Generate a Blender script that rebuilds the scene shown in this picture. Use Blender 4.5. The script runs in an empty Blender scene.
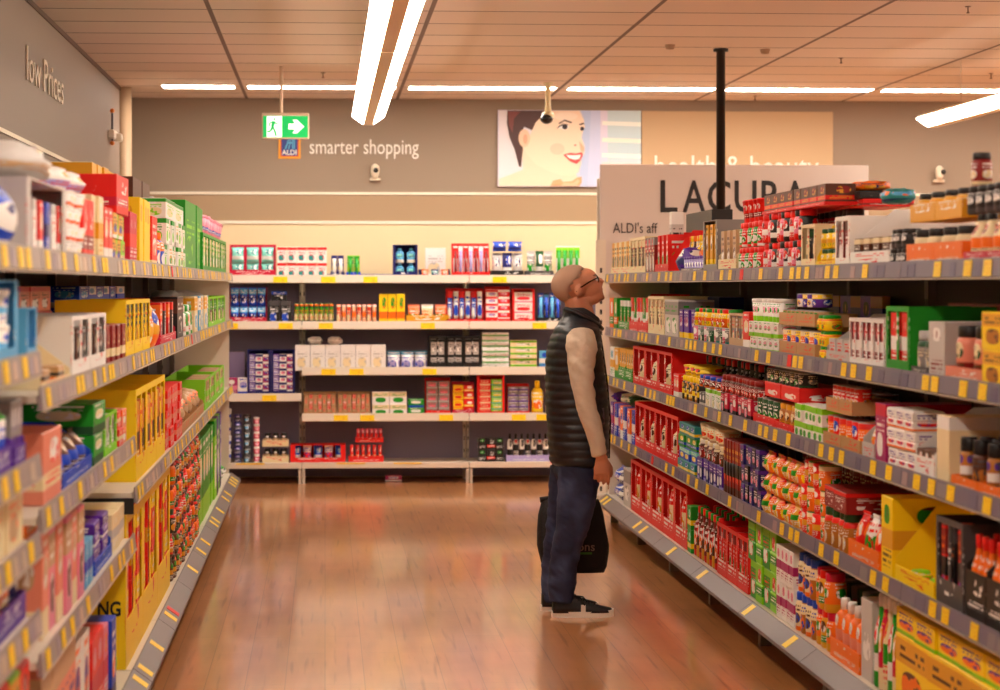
import bpy, math, random, zlib
from mathutils import Vector, Matrix, noise
rnd = random.Random(7)
COL = bpy.context.scene.collection
PI = math.pi
# ------------------------------------------------------------------ camera numbers (image taken to be 1000x690)
F = 2290.0; PHI = 0.06; CX = 462.6; HY = 286.0; CAMZ = 1.6
def T(px): return math.tan(PHI + math.atan((px - CX) / F))          # x / y of the ray through a pixel column
def depth(x, y): return x * math.sin(PHI) + y * math.cos(PHI)
def zat(py, d): return CAMZ + (HY - py) * d / F
# ------------------------------------------------------------------ colours
def lin(h):
    c = [int(h[i:i+2], 16) / 255 for i in (0, 2, 4)]
    return tuple((v / 12.92 if v <= .04045 else ((v + .055) / 1.055) ** 2.4) for v in c) + (1,)
PAL = dict(red='EA120C', dred='8E0E0C', crimson='D2083C', pink='EC86A4', magenta='B01E68', orange='FA7406', yellow='FFD800',
    gold='E6A41A', cream='F0DDB0', white='F4F0EC', lgrey='C8C2BE', grey='8C8684', dgrey='4A4648', black='151214', brown='582A12',
    kraft='C29462', green='0E9A18', lime='86D810', dgreen='124E26', teal='168C8C', aqua='86DCD0', sky='58AEE0', blue='0A46C8',
    navy='121468', purple='541A9A', lilac='AEA2DC', tan='C8A47C', salmon='E88A70', amber='B8701C', silver='B8B8BC', skin='E8B890')
_MC = {}
def mat(name, base, rough=.5, metal=0., emit=None, es=0., alpha=None, coat=0., bump=None):
    if name in _MC: return _MC[name]
    m = bpy.data.materials.new(name); m.use_nodes = True
    b = m.node_tree.nodes['Principled BSDF']
    c = base if isinstance(base, tuple) else lin(PAL.get(base, base))
    b.inputs['Base Color'].default_value = c
    b.inputs['Roughness'].default_value = rough; b.inputs['Metallic'].default_value = metal
    b.inputs['Coat Weight'].default_value = coat
    if emit is not None:
        b.inputs['Emission Color'].default_value = emit if isinstance(emit, tuple) else lin(PAL.get(emit, emit))
        b.inputs['Emission Strength'].default_value = es
    if bump:
        nt = m.node_tree; n = nt.nodes.new('ShaderNodeTexNoise'); n.inputs['Scale'].default_value = bump[0]
        tc = nt.nodes.new('ShaderNodeTexCoord'); nt.links.new(tc.outputs['Object'], n.inputs['Vector'])
        bp = nt.nodes.new('ShaderNodeBump'); bp.inputs['Strength'].default_value = bump[1]; bp.inputs['Distance'].default_value = .01
        nt.links.new(n.outputs[0], bp.inputs['Height']); nt.links.new(bp.outputs[0], b.inputs['Normal'])
    m.diffuse_color = c
    _MC[name] = m
    return m
def M(c, rough=.5): return mat('plain_%s_%d' % (c, rough * 100), c, rough)
# ------------------------------------------------------------------ printed packaging (node group: bands, a picture patch and rows of text-like dashes)
def make_print_group():
    g = bpy.data.node_groups.new('packaging_print', 'ShaderNodeTree')
    I = g.interface
    for nm, ty in (('Base', 'NodeSocketColor'), ('Band', 'NodeSocketColor'), ('Patch', 'NodeSocketColor'), ('Text', 'NodeSocketColor'),
                   ('b0', 'NodeSocketFloat'), ('b1', 'NodeSocketFloat'), ('pu', 'NodeSocketFloat'), ('pz', 'NodeSocketFloat'),
                   ('ru', 'NodeSocketFloat'), ('rz', 'NodeSocketFloat'), ('t0', 'NodeSocketFloat'), ('t1', 'NodeSocketFloat'),
                   ('rows', 'NodeSocketFloat'), ('round', 'NodeSocketFloat')):
        I.new_socket(nm, in_out='INPUT', socket_type=ty)
    I.new_socket('Color', in_out='OUTPUT', socket_type='NodeSocketColor')
    N = g.nodes; L = g.links
    gi = N.new('NodeGroupInput'); go = N.new('NodeGroupOutput'); tc = N.new('ShaderNodeTexCoord')
    def mth(op, a, b=None, c=None, clamp=False):
        n = N.new('ShaderNodeMath'); n.operation = op; n.use_clamp = clamp
        for i, v in enumerate((a, b, c)):
            if v is None: continue
            if isinstance(v, (int, float)): n.inputs[i].default_value = v
            else: L.new(v, n.inputs[i])
        return n.outputs[0]
    s = N.new('ShaderNodeSeparateXYZ'); L.new(tc.outputs['Generated'], s.inputs[0])
    sn = N.new('ShaderNodeSeparateXYZ'); L.new(tc.outputs['Normal'], sn.inputs[0])
    gx, gy, gz = s.outputs
    isx = mth('GREATER_THAN', mth('ABSOLUTE', sn.outputs[0]), .7)
    top = mth('GREATER_THAN', mth('ABSOLUTE', sn.outputs[2]), .7)
    ub = mth('ADD', mth('MULTIPLY', gx, mth('SUBTRACT', 1., isx)), mth('MULTIPLY', gy, isx))
    ang = mth('ARCTAN2', mth('SUBTRACT', gy, .5), mth('SUBTRACT', gx, .5))
    ur = mth('FRACT', mth('ADD', mth('MULTIPLY', ang, 3 / (2 * PI)), 1.25))
    u = mth('ADD', mth('MULTIPLY', ub, mth('SUBTRACT', 1., gi.outputs['round'])), mth('MULTIPLY', ur, gi.outputs['round']))
    z = gz
    def inr(v, a, b): return mth('MULTIPLY', mth('GREATER_THAN', v, a), mth('LESS_THAN', v, b))
    band = inr(z, gi.outputs['b0'], gi.outputs['b1'])
    du = mth('DIVIDE', mth('SUBTRACT', u, gi.outputs['pu']), gi.outputs['ru']); dz = mth('DIVIDE', mth('SUBTRACT', z, gi.outputs['pz']), gi.outputs['rz'])
    patch = mth('LESS_THAN', mth('ADD', mth('POWER', mth('ABSOLUTE', du), 2.6), mth('POWER', mth('ABSOLUTE', dz), 2.6)), 1.)
    rz_ = mth('MULTIPLY', z, gi.outputs['rows'])
    wn = N.new('ShaderNodeTexWhiteNoise'); wn.noise_dimensions = '2D'
    cb = N.new('ShaderNodeCombineXYZ'); L.new(mth('FLOOR', mth('MULTIPLY', u, 13.)), cb.inputs[0]); L.new(mth('FLOOR', rz_), cb.inputs[1]); L.new(cb.outputs[0], wn.inputs['Vector'])
    txt = mth('MULTIPLY', mth('MULTIPLY', mth('GREATER_THAN', wn.outputs['Value'], .36), inr(mth('FRACT', rz_), .22, .72)),
              mth('MULTIPLY', inr(z, gi.outputs['t0'], gi.outputs['t1']), inr(u, .14, .88)))
    def mix(f, a, b):
        n = N.new('ShaderNodeMix'); n.data_type = 'RGBA'; L.new(f, n.inputs[0]); L.new(a, n.inputs[6]); L.new(b, n.inputs[7]); return n.outputs[2]
    c = mix(band, gi.outputs['Base'], gi.outputs['Band'])
    # the picture patch is broken up a little so it reads as a photo or drawing on the pack
    nz = N.new('ShaderNodeTexNoise'); nz.inputs['Scale'].default_value = 5.; nz.inputs['Detail'].default_value = 1.; L.new(tc.outputs['Generated'], nz.inputs['Vector'])
    pc = mix(mth('GREATER_THAN', nz.outputs[0], .56), gi.outputs['Patch'], gi.outputs['Text'])
    c = mix(patch, c, pc)
    c = mix(txt, c, gi.outputs['Text'])
    c = mix(top, c, gi.outputs['Base'])
    L.new(c, go.inputs[0])
    return g
PG = make_print_group()
LAY = [(.0, .28, .5, .62, .32, .16, .80, .94, 7.), (.62, .95, .5, .35, .30, .2, .7, .88, 9.), (.36, .60, .5, .78, .25, .12, .12, .34, 13.),
       (.0, .16, .5, .42, .36, .17, .64, .9, 8.), (.80, 1., .42, .32, .28, .2, .54, .74, 10.), (.2, .42, .6, .7, .24, .18, .22, .38, 12.)]
def pm(spec, rnd_=False, rough=.42):
    if '/' not in spec: return M(spec, rough)
    key = 'print_' + spec.replace('/', '_') + ('_round' if rnd_ else '') + ('' if rough == .42 else '_%d' % (rough * 100))
    if key in _MC: return _MC[key]
    cs = spec.split('/'); lay = LAY[zlib.crc32(spec.encode()) % len(LAY)]
    m = bpy.data.materials.new(key); m.use_nodes = True; nt = m.node_tree
    g = nt.nodes.new('ShaderNodeGroup'); g.node_tree = PG
    for nm, c in zip(('Base', 'Band', 'Patch', 'Text'), (cs + ['white'] * 4)[:4]): g.inputs[nm].default_value = lin(PAL[c])
    for nm, v in zip(('b0', 'b1', 'pu', 'pz', 'ru', 'rz', 't0', 't1', 'rows'), lay): g.inputs[nm].default_value = v
    g.inputs['round'].default_value = 1. if rnd_ else 0.
    b = nt.nodes['Principled BSDF']; b.inputs['Roughness'].default_value = rough
    nt.links.new(g.outputs[0], b.inputs['Base Color'])
    _MC[key] = m
    return m
# ------------------------------------------------------------------ mesh builder
class MB:
    def __init__(s): s.v = []; s.f = []; s.m = []; s.sm = []
    def add(s, vs, fs, mi=0, smooth=False):
        b = len(s.v); s.v += [tuple(p) for p in vs]; s.f += [tuple(b + i for i in f) for f in fs]; s.m += [mi] * len(fs); s.sm += [smooth] * len(fs); return s
    def box(s, x0, x1, y0, y1, z0, z1, mi=0, ch=0.):
        if ch <= 0:
            v = [(x, y, z) for z in (z0, z1) for x, y in ((x0, y0), (x1, y0), (x1, y1), (x0, y1))]
            return s.add(v, [(3, 2, 1, 0), (4, 5, 6, 7), (0, 1, 5, 4), (1, 2, 6, 5), (2, 3, 7, 6), (3, 0, 4, 7)], mi)
        ch = min(ch, (x1-x0)*.3, (y1-y0)*.3, (z1-z0)*.3)
        def ring(i, z): return [(x0+ch-i, y0-i+ch if 0 else y0+(ch-i), z), (x1-(ch-i), y0+(ch-i), z), (x1-(ch-i), y1-(ch-i), z), (x0+(ch-i), y1-(ch-i), z)]
        def oct_(i, z):
            a = ch - i
            X0, X1, Y0, Y1 = x0+a, x1-a, y0+a, y1-a; c = ch*.7
            return [(X0+c, Y0, z), (X1-c, Y0, z), (X1, Y0+c, z), (X1, Y1-c, z), (X1-c, Y1, z), (X0+c, Y1, z), (X0, Y1-c, z), (X0, Y0+c, z)]
        return s.loft([oct_(0, z0), oct_(ch, z0+ch), oct_(ch, z1-ch), oct_(0, z1)], mi)
    def loft(s, rings, mi=0, cap=True, smooth=False, closed=True):
        n = len(rings[0]); vs = [p for r in rings for p in r]; fs = []
        for k in range(len(rings)-1):
            for i in range(n if closed else n-1):
                j = (i+1) % n; fs.append((k*n+i, k*n+j, (k+1)*n+j, (k+1)*n+i))
        s.add(vs, fs, mi, smooth)
        if cap: 
            b = len(s.v) - len(vs)
            s.f += [tuple(b+i for i in reversed(range(n))), tuple(b+(len(rings)-1)*n+i for i in range(n))]; s.m += [mi]*2; s.sm += [False]*2
        return s
    def lathe(s, prof, n=14, cx=0., cy=0., z=0., mi=0, smooth=True):
        rings = [[(cx+r*math.cos(2*PI*i/n), cy+r*math.sin(2*PI*i/n), z+h) for i in range(n)] for r, h in prof]
        return s.loft(rings, mi, True, smooth)
    def tube(s, pts, rad, n=8, mi=0, smooth=True, up=None):
        pts = [Vector(p) for p in pts]; rings = []
        if not isinstance(rad, (list, tuple)): rad = [rad]*len(pts)
        prev = None
        for i, p in enumerate(pts):
            t = (pts[min(i+1, len(pts)-1)] - pts[max(i-1, 0)]).normalized()
            if prev is None:
                a = Vector(up) if up else (Vector((0, 0, 1)) if abs(t.z) < .9 else Vector((0, 1, 0)))
                prev = (a - t*a.dot(t)).normalized()
            prev = (prev - t*prev.dot(t)).normalized(); q = t.cross(prev)
            r = rad[i]; ra, rb = r if isinstance(r, (tuple, list)) else (r, r)
            rings.append([p + prev*(ra*math.cos(2*PI*k/n)) + q*(rb*math.sin(2*PI*k/n)) for k in range(n)])
        return s.loft(rings, mi, True, smooth)
    def ell(s, c, r, n=14, m=9, mi=0, rot=None):
        R = rot or Matrix.Identity(3); c = Vector(c); rings = []
        for j in range(m+1):
            a = PI*(j+.001 if j == 0 else (j-.001 if j == m else j))/m
            rings.append([c + R @ Vector((r[0]*math.sin(a)*math.cos(2*PI*i/n), r[1]*math.sin(a)*math.sin(2*PI*i/n), -r[2]*math.cos(a))) for i in range(n)])
        return s.loft(rings, mi, True, True)
    def prism(s, poly, a, b, axis='y', mi=0):
        def P(u, v, w): return {'y': (u, w, v), 'x': (w, u, v), 'z': (u, v, w)}[axis]
        n = len(poly)
        vs = [P(u, v, a) for u, v in poly] + [P(u, v, b) for u, v in poly]
        return s.add(vs, [tuple(range(n)), tuple(range(2*n-1, n-1, -1))] + [(i, i+n, (i+1) % n+n, (i+1) % n) for i in range(n)], mi)
    def mesh(s, name, mats):
        me = bpy.data.meshes.new(name); me.from_pydata(s.v, [], s.f)
        for m in mats: me.materials.append(m)
        me.polygons.foreach_set('material_index', s.m); me.polygons.foreach_set('use_smooth', s.sm)
        me.update()
        return me
    def build(s, name, mats, parent=None, loc=(0, 0, 0), rz=0.):
        if not isinstance(mats, (list, tuple)): mats = [mats]
        return link(name, s.mesh(name, mats), parent, loc, rz)
def link(name, data, parent=None, loc=(0, 0, 0), rz=0.):
    o = bpy.data.objects.new(name, data); COL.objects.link(o); o.parent = parent; o.location = loc; o.rotation_euler = (0, 0, rz); return o
def empty(name, loc=(0, 0, 0), rz=0.):
    o = link(name, None, None, loc, rz); o.empty_display_size = .05; return o
LABELS = {}
def tag(o, label, cat, group=None, kind=None):
    if kind: o['kind'] = kind
    if label:
        n = len(label.replace('-', ' ').split())
        if n < 4 or len(label.split()) > 16: print('LABEL LENGTH', n, label)
        if label in LABELS and LABELS[label] != group or (label in LABELS and group is None): print('LABEL TWICE', label)
        LABELS[label] = group
        o['label'] = label
    if cat: o['category'] = cat
    if group: o['group'] = group
    return o
def struct(o): o['kind'] = 'structure'; return o
def recalc(o):
    import bmesh
    bm = bmesh.new(); bm.from_mesh(o.data); bmesh.ops.recalc_face_normals(bm, faces=bm.faces); bm.to_mesh(o.data); bm.free(); return o
def text_mesh(body, size, mt, name, parent=None, ext=.002, align='LEFT', loc=(0, 0, 0), rot=(PI/2, 0, 0), bold=0., sx=1., shear=0., space=1.):
    c = bpy.data.curves.new(name, 'FONT'); c.body = body; c.size = size; c.extrude = ext; c.align_x = align; c.offset = bold; c.shear = shear; c.space_character = space
    c.resolution_u = 3
    t = bpy.data.objects.new('t', c); COL.objects.link(t); bpy.context.view_layer.update()
    me = bpy.data.meshes.new_from_object(t.evaluated_get(bpy.context.evaluated_depsgraph_get())); bpy.data.objects.remove(t)
    me.materials.clear(); me.materials.append(mt)
    o = link(name, me, parent, loc); o.rotation_euler = rot; o.scale = (sx, 1, 1); return o

# ------------------------------------------------------------------ product shapes: return (name, [(part name or None, mesh)...]); front faces -Y, base centre at the origin
_PC = {}
def shape(kind, w, d, h, spec, lid='black', parts=True, seed=0):
    key = (kind, round(w, 3), round(d, 3), round(h, 3), spec, lid, parts, seed)
    if key in _PC: return _PC[key]
    b = MB(); c = MB(); r = w/2; rd = kind in ('can', 'jar', 'bottle', 'tub', 'pump', 'spray', 'cup')
    body = pm(spec, rd); lidm = M(lid, .35); pname = None; out = None
    if kind == 'carton':
        b.box(-w/2, w/2, -d/2, d/2, 0, h, 0, .002)
    elif kind == 'stackpack':     # shrink wrapped block with seams: carton pinched at its waist
        b.box(-w/2, w/2, -d/2, d/2, 0, h*.49, 0, .004); b.box(-w/2+.004, w/2-.004, -d/2+.004, d/2-.004, h*.48, h*.52); b.box(-w/2, w/2, -d/2, d/2, h*.51, h, 0, .004)
    elif kind == 'can':
        b.lathe([(r*.96, 0), (r, .003), (r, h-.004), (r*.97, h-.002)]); c.lathe([(r*.99, h-.004), (r, h-.001), (r*.97, h), (r*.9, h), (r*.88, h-.003)], mi=0); pname = 'lid'; lidm = mat('tin_metal', 'silver', .3, .9) if lid == 'black' else M(lid, .35)
    elif kind == 'jar':
        hb = h*.80
        b.lathe([(r*.9, 0), (r, .006), (r, hb*.82), (r*.93, hb*.93), (r*.78, hb)]); c.lathe([(r*.84, hb-.002), (r*.88, hb+.002), (r*.88, h-.004), (r*.82, h)]); pname = 'lid'
    elif kind == 'spice':
        hb = h*.72
        b.lathe([(r*.9, 0), (r, .004), (r, hb*.9), (r*.82, hb)]); c.lathe([(r*.9, hb), (r*.92, hb+.003), (r*.92, h-.004), (r*.85, h)]); pname = 'lid'
    elif kind == 'bottle':
        b.lathe([(r*.85, 0), (r, .008), (r, h*.52), (r*.9, h*.62), (r*.45, h*.76), (r*.36, h*.86), (r*.38, h*.87)]); c.lathe([(r*.42, h*.86), (r*.44, h*.87), (r*.44, h*.985), (r*.36, h)]); pname = 'cap'
    elif kind == 'pump':
        b.lathe([(r*.85, 0), (r, .01), (r, h*.62), (r*.7, h*.72), (r*.35, h*.76)]); c.lathe([(r*.4, h*.76), (r*.42, h*.84), (r*.2, h*.85), (r*.2, h*.95), (r*.3, h*.96), (r*.3, h)]); pname = 'cap'
    elif kind == 'flask':         # flattened shampoo-like bottle
        def sec(z, k): return [(math.copysign(abs(math.cos(a))**.7, math.cos(a))*w/2*k, math.copysign(abs(math.sin(a))**.7, math.sin(a))*d/2*k, z) for a in [2*PI*i/14 for i in range(14)]]
        b.loft([sec(0, .88), sec(h*.03, .98), sec(h*.3, .92), sec(h*.6, 1.), sec(h*.72, .9), sec(h*.8, .5)], 0, True, True)
        c.lathe([(r*.42, h*.79), (r*.42, h*.97), (r*.36, h)]); pname = 'cap'
    elif kind == 'tub':
        b.lathe([(r*.84, 0), (r*.86, .004), (r*.97, h*.84)]); c.lathe([(r*.99, h*.84), (r, h*.86), (r, h*.97), (r*.94, h)]); pname = 'lid'
    elif kind == 'cup':
        b.lathe([(r*.72, 0), (r*.76, .004), (r*.96, h*.93), (r, h*.94), (r, h)]); c.lathe([(r*.9, h), (r*.6, h+.002), (.001, h+.003)]); pname = 'lid'
    elif kind == 'pouch':
        rings = []
        for k in range(9):
            t = k/8; th = max(.06, math.sin(PI*min(1, t*.93+.1))**.6) if t < 1 else .03; ww = 1 - .06*math.sin(PI*t)
            if k == 8: th = .03
            if k == 0: th = .55
            rings.append([(math.cos(a)*w/2*ww, math.copysign(abs(math.sin(a))**1.3, math.sin(a))*d/2*th, h*.93*t) for a in [2*PI*i/12 for i in range(12)]])
        b.loft(rings, 0, True, True); b.box(-w/2*.98, w/2*.98, -.0016, .0016, h*.92, h)
    elif kind == 'bag':           # loose wrinkled bag lying on its base
        o3 = Vector((seed*3.1, seed*1.7, 0)); n = 18; rings = []
        for j in range(11):
            a = PI*(.02 + .96*j/10); rr = []
            for i in range(n):
                q = Vector((math.sin(a)*math.cos(2*PI*i/n), math.sin(a)*math.sin(2*PI*i/n), -math.cos(a)))
                k = 1 + .22*noise.noise(q*2.6+o3) + .12*noise.noise(q*6+o3)
                q = Vector([math.copysign(abs(t)**.75, t) for t in q])
                rr.append((q.x*w/2*k, q.y*d/2*k, max(0, h/2 + q.z*h/2*k)))
            rings.append(rr)
        b.loft(rings, 0, True, True)
        mx = [max(abs(p[q]) for p in b.v) for q in range(2)]; mz = max(p[2] for p in b.v)
        b.v = [(p[0]*w/2/mx[0], p[1]*d/2/mx[1], p[2]*h/mz) for p in b.v]
    elif kind == 'book':          # slim upright packet
        b.box(-w/2, w/2, -d/2, d/2, 0, h, 0, .0015)
    elif kind == 'card':          # hanging card with a clear blister holding a brush or tool
        b.box(-w/2, w/2, 0, .002, 0, h, 0); c.prism([(-w*.3, h*.06), (w*.3, h*.06), (w*.22, h*.4), (w*.3, h*.86), (-w*.3, h*.86), (-w*.22, h*.4)], -d*.7, 0., 'y'); pname = 'blister'
    elif kind == 'tubepack':      # toothpaste style tube standing on its cap
        rings = [[(math.cos(a)*w/2*k1, math.sin(a)*d/2*k2, z) for a in [2*PI*i/12 for i in range(12)]] for z, k1, k2 in ((h*.14, .8, .9), (h*.3, .9, .85), (h*.75, .97, .4), (h*.95, 1., .08), (h, 1., .06))]
        b.loft(rings, 0, True, True); c.lathe([(r*.62, 0), (r*.66, h*.01), (r*.6, h*.15)]); pname = 'cap'
    elif kind == 'cylpack':       # roll or battery-like cylinders banded in a pack
        b.lathe([(r*.5, 0), (r*.98, .003), (r, h*.1), (r, h*.9), (r*.98, h-.003), (r*.5, h)], 12); c.lathe([(r*1.02, h*.86), (r*1.02, h*.95)], 12); pname = 'band'
    elif kind == 'bar':           # chocolate style bar standing on its long edge
        b.box(-w/2, w/2, -d/2, d/2, 0, h, 0, .003); c.box(-w/2-.001, w/2+.001, -d/2-.001, d/2+.001, h*.35, h*.6, 0, .002); pname = 'sleeve'
    else: raise ValueError(kind)
    if c.v and parts:
        out = [(None, b.mesh(kind, [body])), (pname, c.mesh(pname, [lidm]))]
    elif c.v:
        b.add(c.v, c.f, 1, True); out = [(None, b.mesh(kind, [body, lidm]))]
    else:
        out = [(None, b.mesh(kind, [body]))]
    _PC[key] = out
    return out
NAMES = dict(carton='carton', stackpack='multipack', can='tin_can', jar='glass_jar', spice='spice_jar', bottle='bottle', pump='pump_bottle', flask='flask_bottle', tub='tub', cup='cup',
             pouch='pouch', bag='bag', book='packet', card='blister_card', tubepack='squeeze_tube', cylpack='roll_pack', bar='bar_packet')
COUNT = {}
KW = 'tea|soap|toothpaste|spice|pasta|biscuit|detergent|drink|flour|crispbread|ointment|cream|balm|dye|shaving|cereal|gift|bar|chocolate|noodle|phone|powder|sauce|pickle|preserve|spread|curry|coffee|floss|pomade|wipe|wipes|razor|tissue|soup|sweet|nut|seasoning|dressing|milk|brush|cosmetic|mouthwash|heart|confectionery|honey|spray'.split('|')
def kind_name(label, base):
    ws = label.replace(',', '').split()
    for i in range(len(ws)-1):
        if ws[i] in KW and ws[i+1] in ('carton', 'packet', 'jar', 'bottle', 'pouch', 'tub', 'box', 'pack', 'tin', 'bag'): return ws[i] + '_' + ws[i+1]
    return base
def place(sh, name, loc, rz, label, cat, group):
    o = link(name, sh[0][1], None, (loc[0], loc[1], loc[2] + .0012), rz)
    for pn, me in sh[1:]: link(pn, me, o)
    if label in LABELS and LABELS[label] == group: o['label'] = label; o['category'] = cat; o['group'] = group
    else: tag(o, label, cat, group)
    COUNT[cat] = COUNT.get(cat, 0) + 1
    return o
# ------------------------------------------------------------------ display cases
def case_shape(typ, col, w, d, h, fh, printed=None):
    key = ('case', typ, col, round(w, 3), round(d, 3), round(h, 3), round(fh, 3), printed)
    if key in _PC: return _PC[key]
    t = .004; b = MB(); f = MB()
    b.box(-w/2, w/2, -d/2, d/2, 0, t)
    if typ == 'tray':
        b.box(-w/2, w/2, d/2-t, d/2, t, fh); b.box(-w/2, -w/2+t, -d/2+t, d/2-t, t, fh); b.box(w/2-t, w/2, -d/2+t, d/2-t, t, fh)
        f.box(-w/2, w/2, -d/2, -d/2+t, t, fh)
    else:
        b.box(-w/2, w/2, d/2-t, d/2, t, h)
        y0, y1 = -d/2+t, d/2-t
        if typ == 'cut': poly = [(y0, t), (y1, t), (y1, h), (y0+(y1-y0)*.55, h), (y0, fh+(h-fh)*.12)]
        else: poly = [(y0, t), (y1, t), (y1, h), (y0, h)]
        b.prism(poly, -w/2, -w/2+t, 'x'); b.prism(poly, w/2-t, w/2, 'x')
        f.box(-w/2, w/2, -d/2, -d/2+t, t, fh)
        if typ == 'slot':
            pw = max(.008, w*.07)
            for cx_ in (-w/2+pw/2, 0, w/2-pw/2): f.box(cx_-pw/2, cx_+pw/2, -d/2, -d/2+t, fh, h*.93)
            f.box(-w/2, w/2, -d/2, -d/2+t, h*.93, h)
        if typ == 'frame':
            pw = max(.008, w*.09)
            for cx_ in (-w/2+pw/2, w/2-pw/2): f.box(cx_-pw/2, cx_+pw/2, -d/2, -d/2+t, fh, h)
            b.box(-w/2, w/2, -d/2, d/2, h, h+t)
    out = [(None, b.mesh('case', [M(col, .6)])), ('front_panel', f.mesh('front_panel', [pm(printed or (col+'/'+col+'/'+col+'/'+('white' if col not in ('white', 'cream', 'kraft', 'yellow', 'lgrey') else 'red'))), ]))]
    _PC[key] = out
    return out
EXPO = 0.60
# ------------------------------------------------------------------ shelf runs
XR = 1.90; XL = -.70; YB = 18.58            # front faces of the shelves
RZ = {'R': [None, 1.660, 1.303, .980, .600, .188], 'B': [None, 1.660, 1.285, .913, .539, .170]}
LF = [None, 1.673, 1.33, .84, .19]; LM = [None, 1.673, 1.33, 1.03, .675, .19]; LN = [None, 1.673, 1.42, 1.17, .98, .79, .45, .19]
ORD = ['first', 'second', 'third', 'fourth', 'fifth', 'sixth', 'seventh', 'eighth', 'ninth', 'tenth']
def ceil_z(run, z, px):
    ls = RZ['R'] if run == 'R' else ([None, 1.660, 1.285, .702, .17] if px < 300 else RZ['B']) if run == 'B' else LN if px < 5.66 else LM if px < 8.455 else LF
    up = [q for q in ls[1:] if q > z + .02]
    return min(up) - .027 if up else 9.
TH = .018
def frame(run, t, off):                     # a point OFF behind the shelf front, at T along the run
    if run == 'R': return (XR + off, t), -PI/2
    if run == 'L': return (XL - off, t), PI/2
    return (t, YB + off), 0.
def tof(run, px, off=.02):
    if run == 'R': return (XR + off)/T(px)
    if run == 'L': return (XL - off)/T(px)
    return (YB + off)*T(px)
def C(run, z, p0, p1, ytop, kind, w, variants, label, cat, group=None, n=1, d=.09, gap=.004, case=None, jit=.02, off=.03, rows=1, rgap=.006, H=None, skew=None, maxz=None, name=None, lean=0., px=None, order=None, h=None, parts=None):
    """one cluster of equal products. z: height it stands on; p0, p1: image columns of its ends at the shelf front; ytop: image row of its top."""
    t0, t1 = sorted((tof(run, p0, off), tof(run, p1, off)))
    if run == 'R': t1 = min(t1, 15.40)
    if run == 'L':
        tm = (t0 + t1)/2
        if tm < 5.66: t1 = min(t1, 5.652)
        elif tm < 8.455: t0 = max(t0, 5.668); t1 = min(t1, 8.448)
        else: t0 = max(t0, 8.462); t1 = min(t1, 17.28)
    if run == 'B': t0 = max(t0, -1.54)
    pm_ = (p0 + p1)/2
    (x, y), rz = frame(run, tof(run, pm_, off), off)
    dd = depth(x, y)
    top = zat(ytop, dd) if H is None else z + H
    top = min(top, ceil_z(run, z, (t0+t1)/2 if run == 'L' else pm_))
    Ht = max(.03, top - z)
    L = t1 - t0; s = F/dd
    group = group or label.replace('{c} ', '').replace('{c}', '')[:60]
    def emit(kk, tt, oo, zz, ww, ddp, hh, var, q):
        cname, spec = var[0], var[1]; lid = var[2] if len(var) > 2 else 'black'
        eff = ww*s*(.3 if run != 'B' else 1)
        pt = parts if parts is not None else (hh*s > 15 and eff > 3.5 if run != 'B' else hh*s > 14 and eff > 7)
        lb = label.replace('{c}', cname)
        if kk == 'bag' and case: ww *= .9; ddp *= .9
        sh = shape(kk, ww, ddp, hh, spec, lid, pt, seed=(rnd.randint(0, 3) if kk == 'bag' else 0))
        (x, y), rz = frame(run, tt, oo)
        place(sh, name or kind_name(lb, NAMES[kk]), (x, y, zz), rz + rnd.uniform(-jit, jit), lb, cat, group.replace('{c}', cname) + (' ' + cname if '{c}' in label else ''))
    if case is None:
        m = max(1, int(round((L + gap)/(w + gap) - .2))); step = L/m
        if kind in ('carton', 'stackpack', 'pouch', 'book', 'tubepack'): w = step - gap
        else: w = min(w, step - gap*.6)
        if off + d*rows + rgap*(rows-1) > .425: d = max(.02, (.425-off)/rows - rgap)
        hh = h or (Ht - .002*(n-1))/n
        for i in range(m):
            for r_ in range(rows):
                for k in range(n):
                    if order == 'top' and k == n-1 and rnd.random() < .2: continue
                    vi = (i if order != 'rand' else rnd.randrange(99)) if order != 'layer' else k
                    emit(kind, t0 + step*(i+.5), off + d/2 + r_*(d+rgap) + (rnd.uniform(-.009, .006) if rows == 1 else 0), z + k*(hh+.001), w, d, hh, variants[vi % len(variants)], i)
        return z + n*(hh+.001)
    typ, ccol, cw, kk, fh, clabel = case[:6]; D = min(.385, case[6] if len(case) > 6 else .26); nl = case[7] if len(case) > 7 else 1
    fill = case[8] if len(case) > 8 else .92
    m = max(1, round(L/cw)); cw = L/m - .006
    fhh = fh*Ht/nl
    hc = Ht/nl - .003
    for lay in range(nl):
        zl = z + lay*(Ht/nl + (.004 if nl > 1 else 0))
        for i in range(m):
            tt = t0 + L/m*(i+.5)
            (x, y), rz = frame(run, tt, off + D/2)
            place(case_shape(typ, ccol, cw, D, hc, fhh), 'display_case' if typ != 'tray' else 'cardboard_tray', (x, y, zl), rz, clabel, 'display case' if typ != 'tray' else 'tray', clabel[:60])
            iw = (cw - .012)/kk; dsub = min(d, (D-.014)/rows - .002)
            hi = (hc - .006)*fill if H is None else min(H, hc-.006)
            for q in range(kk):
                for r_ in range(rows):
                    v = variants[(q if order != 'case' else i) % len(variants)]
                    for nn in range(n):
                        emit(kind, tt - (cw-.012)/2 + iw*(q+.5), off + .008 + dsub/2 + r_*(dsub+.003), zl + .005 + nn*(hi/n), min(iw - .003, w if w else 9), dsub, hi/n - .001, v, q)
    return z + Ht + .004
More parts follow.
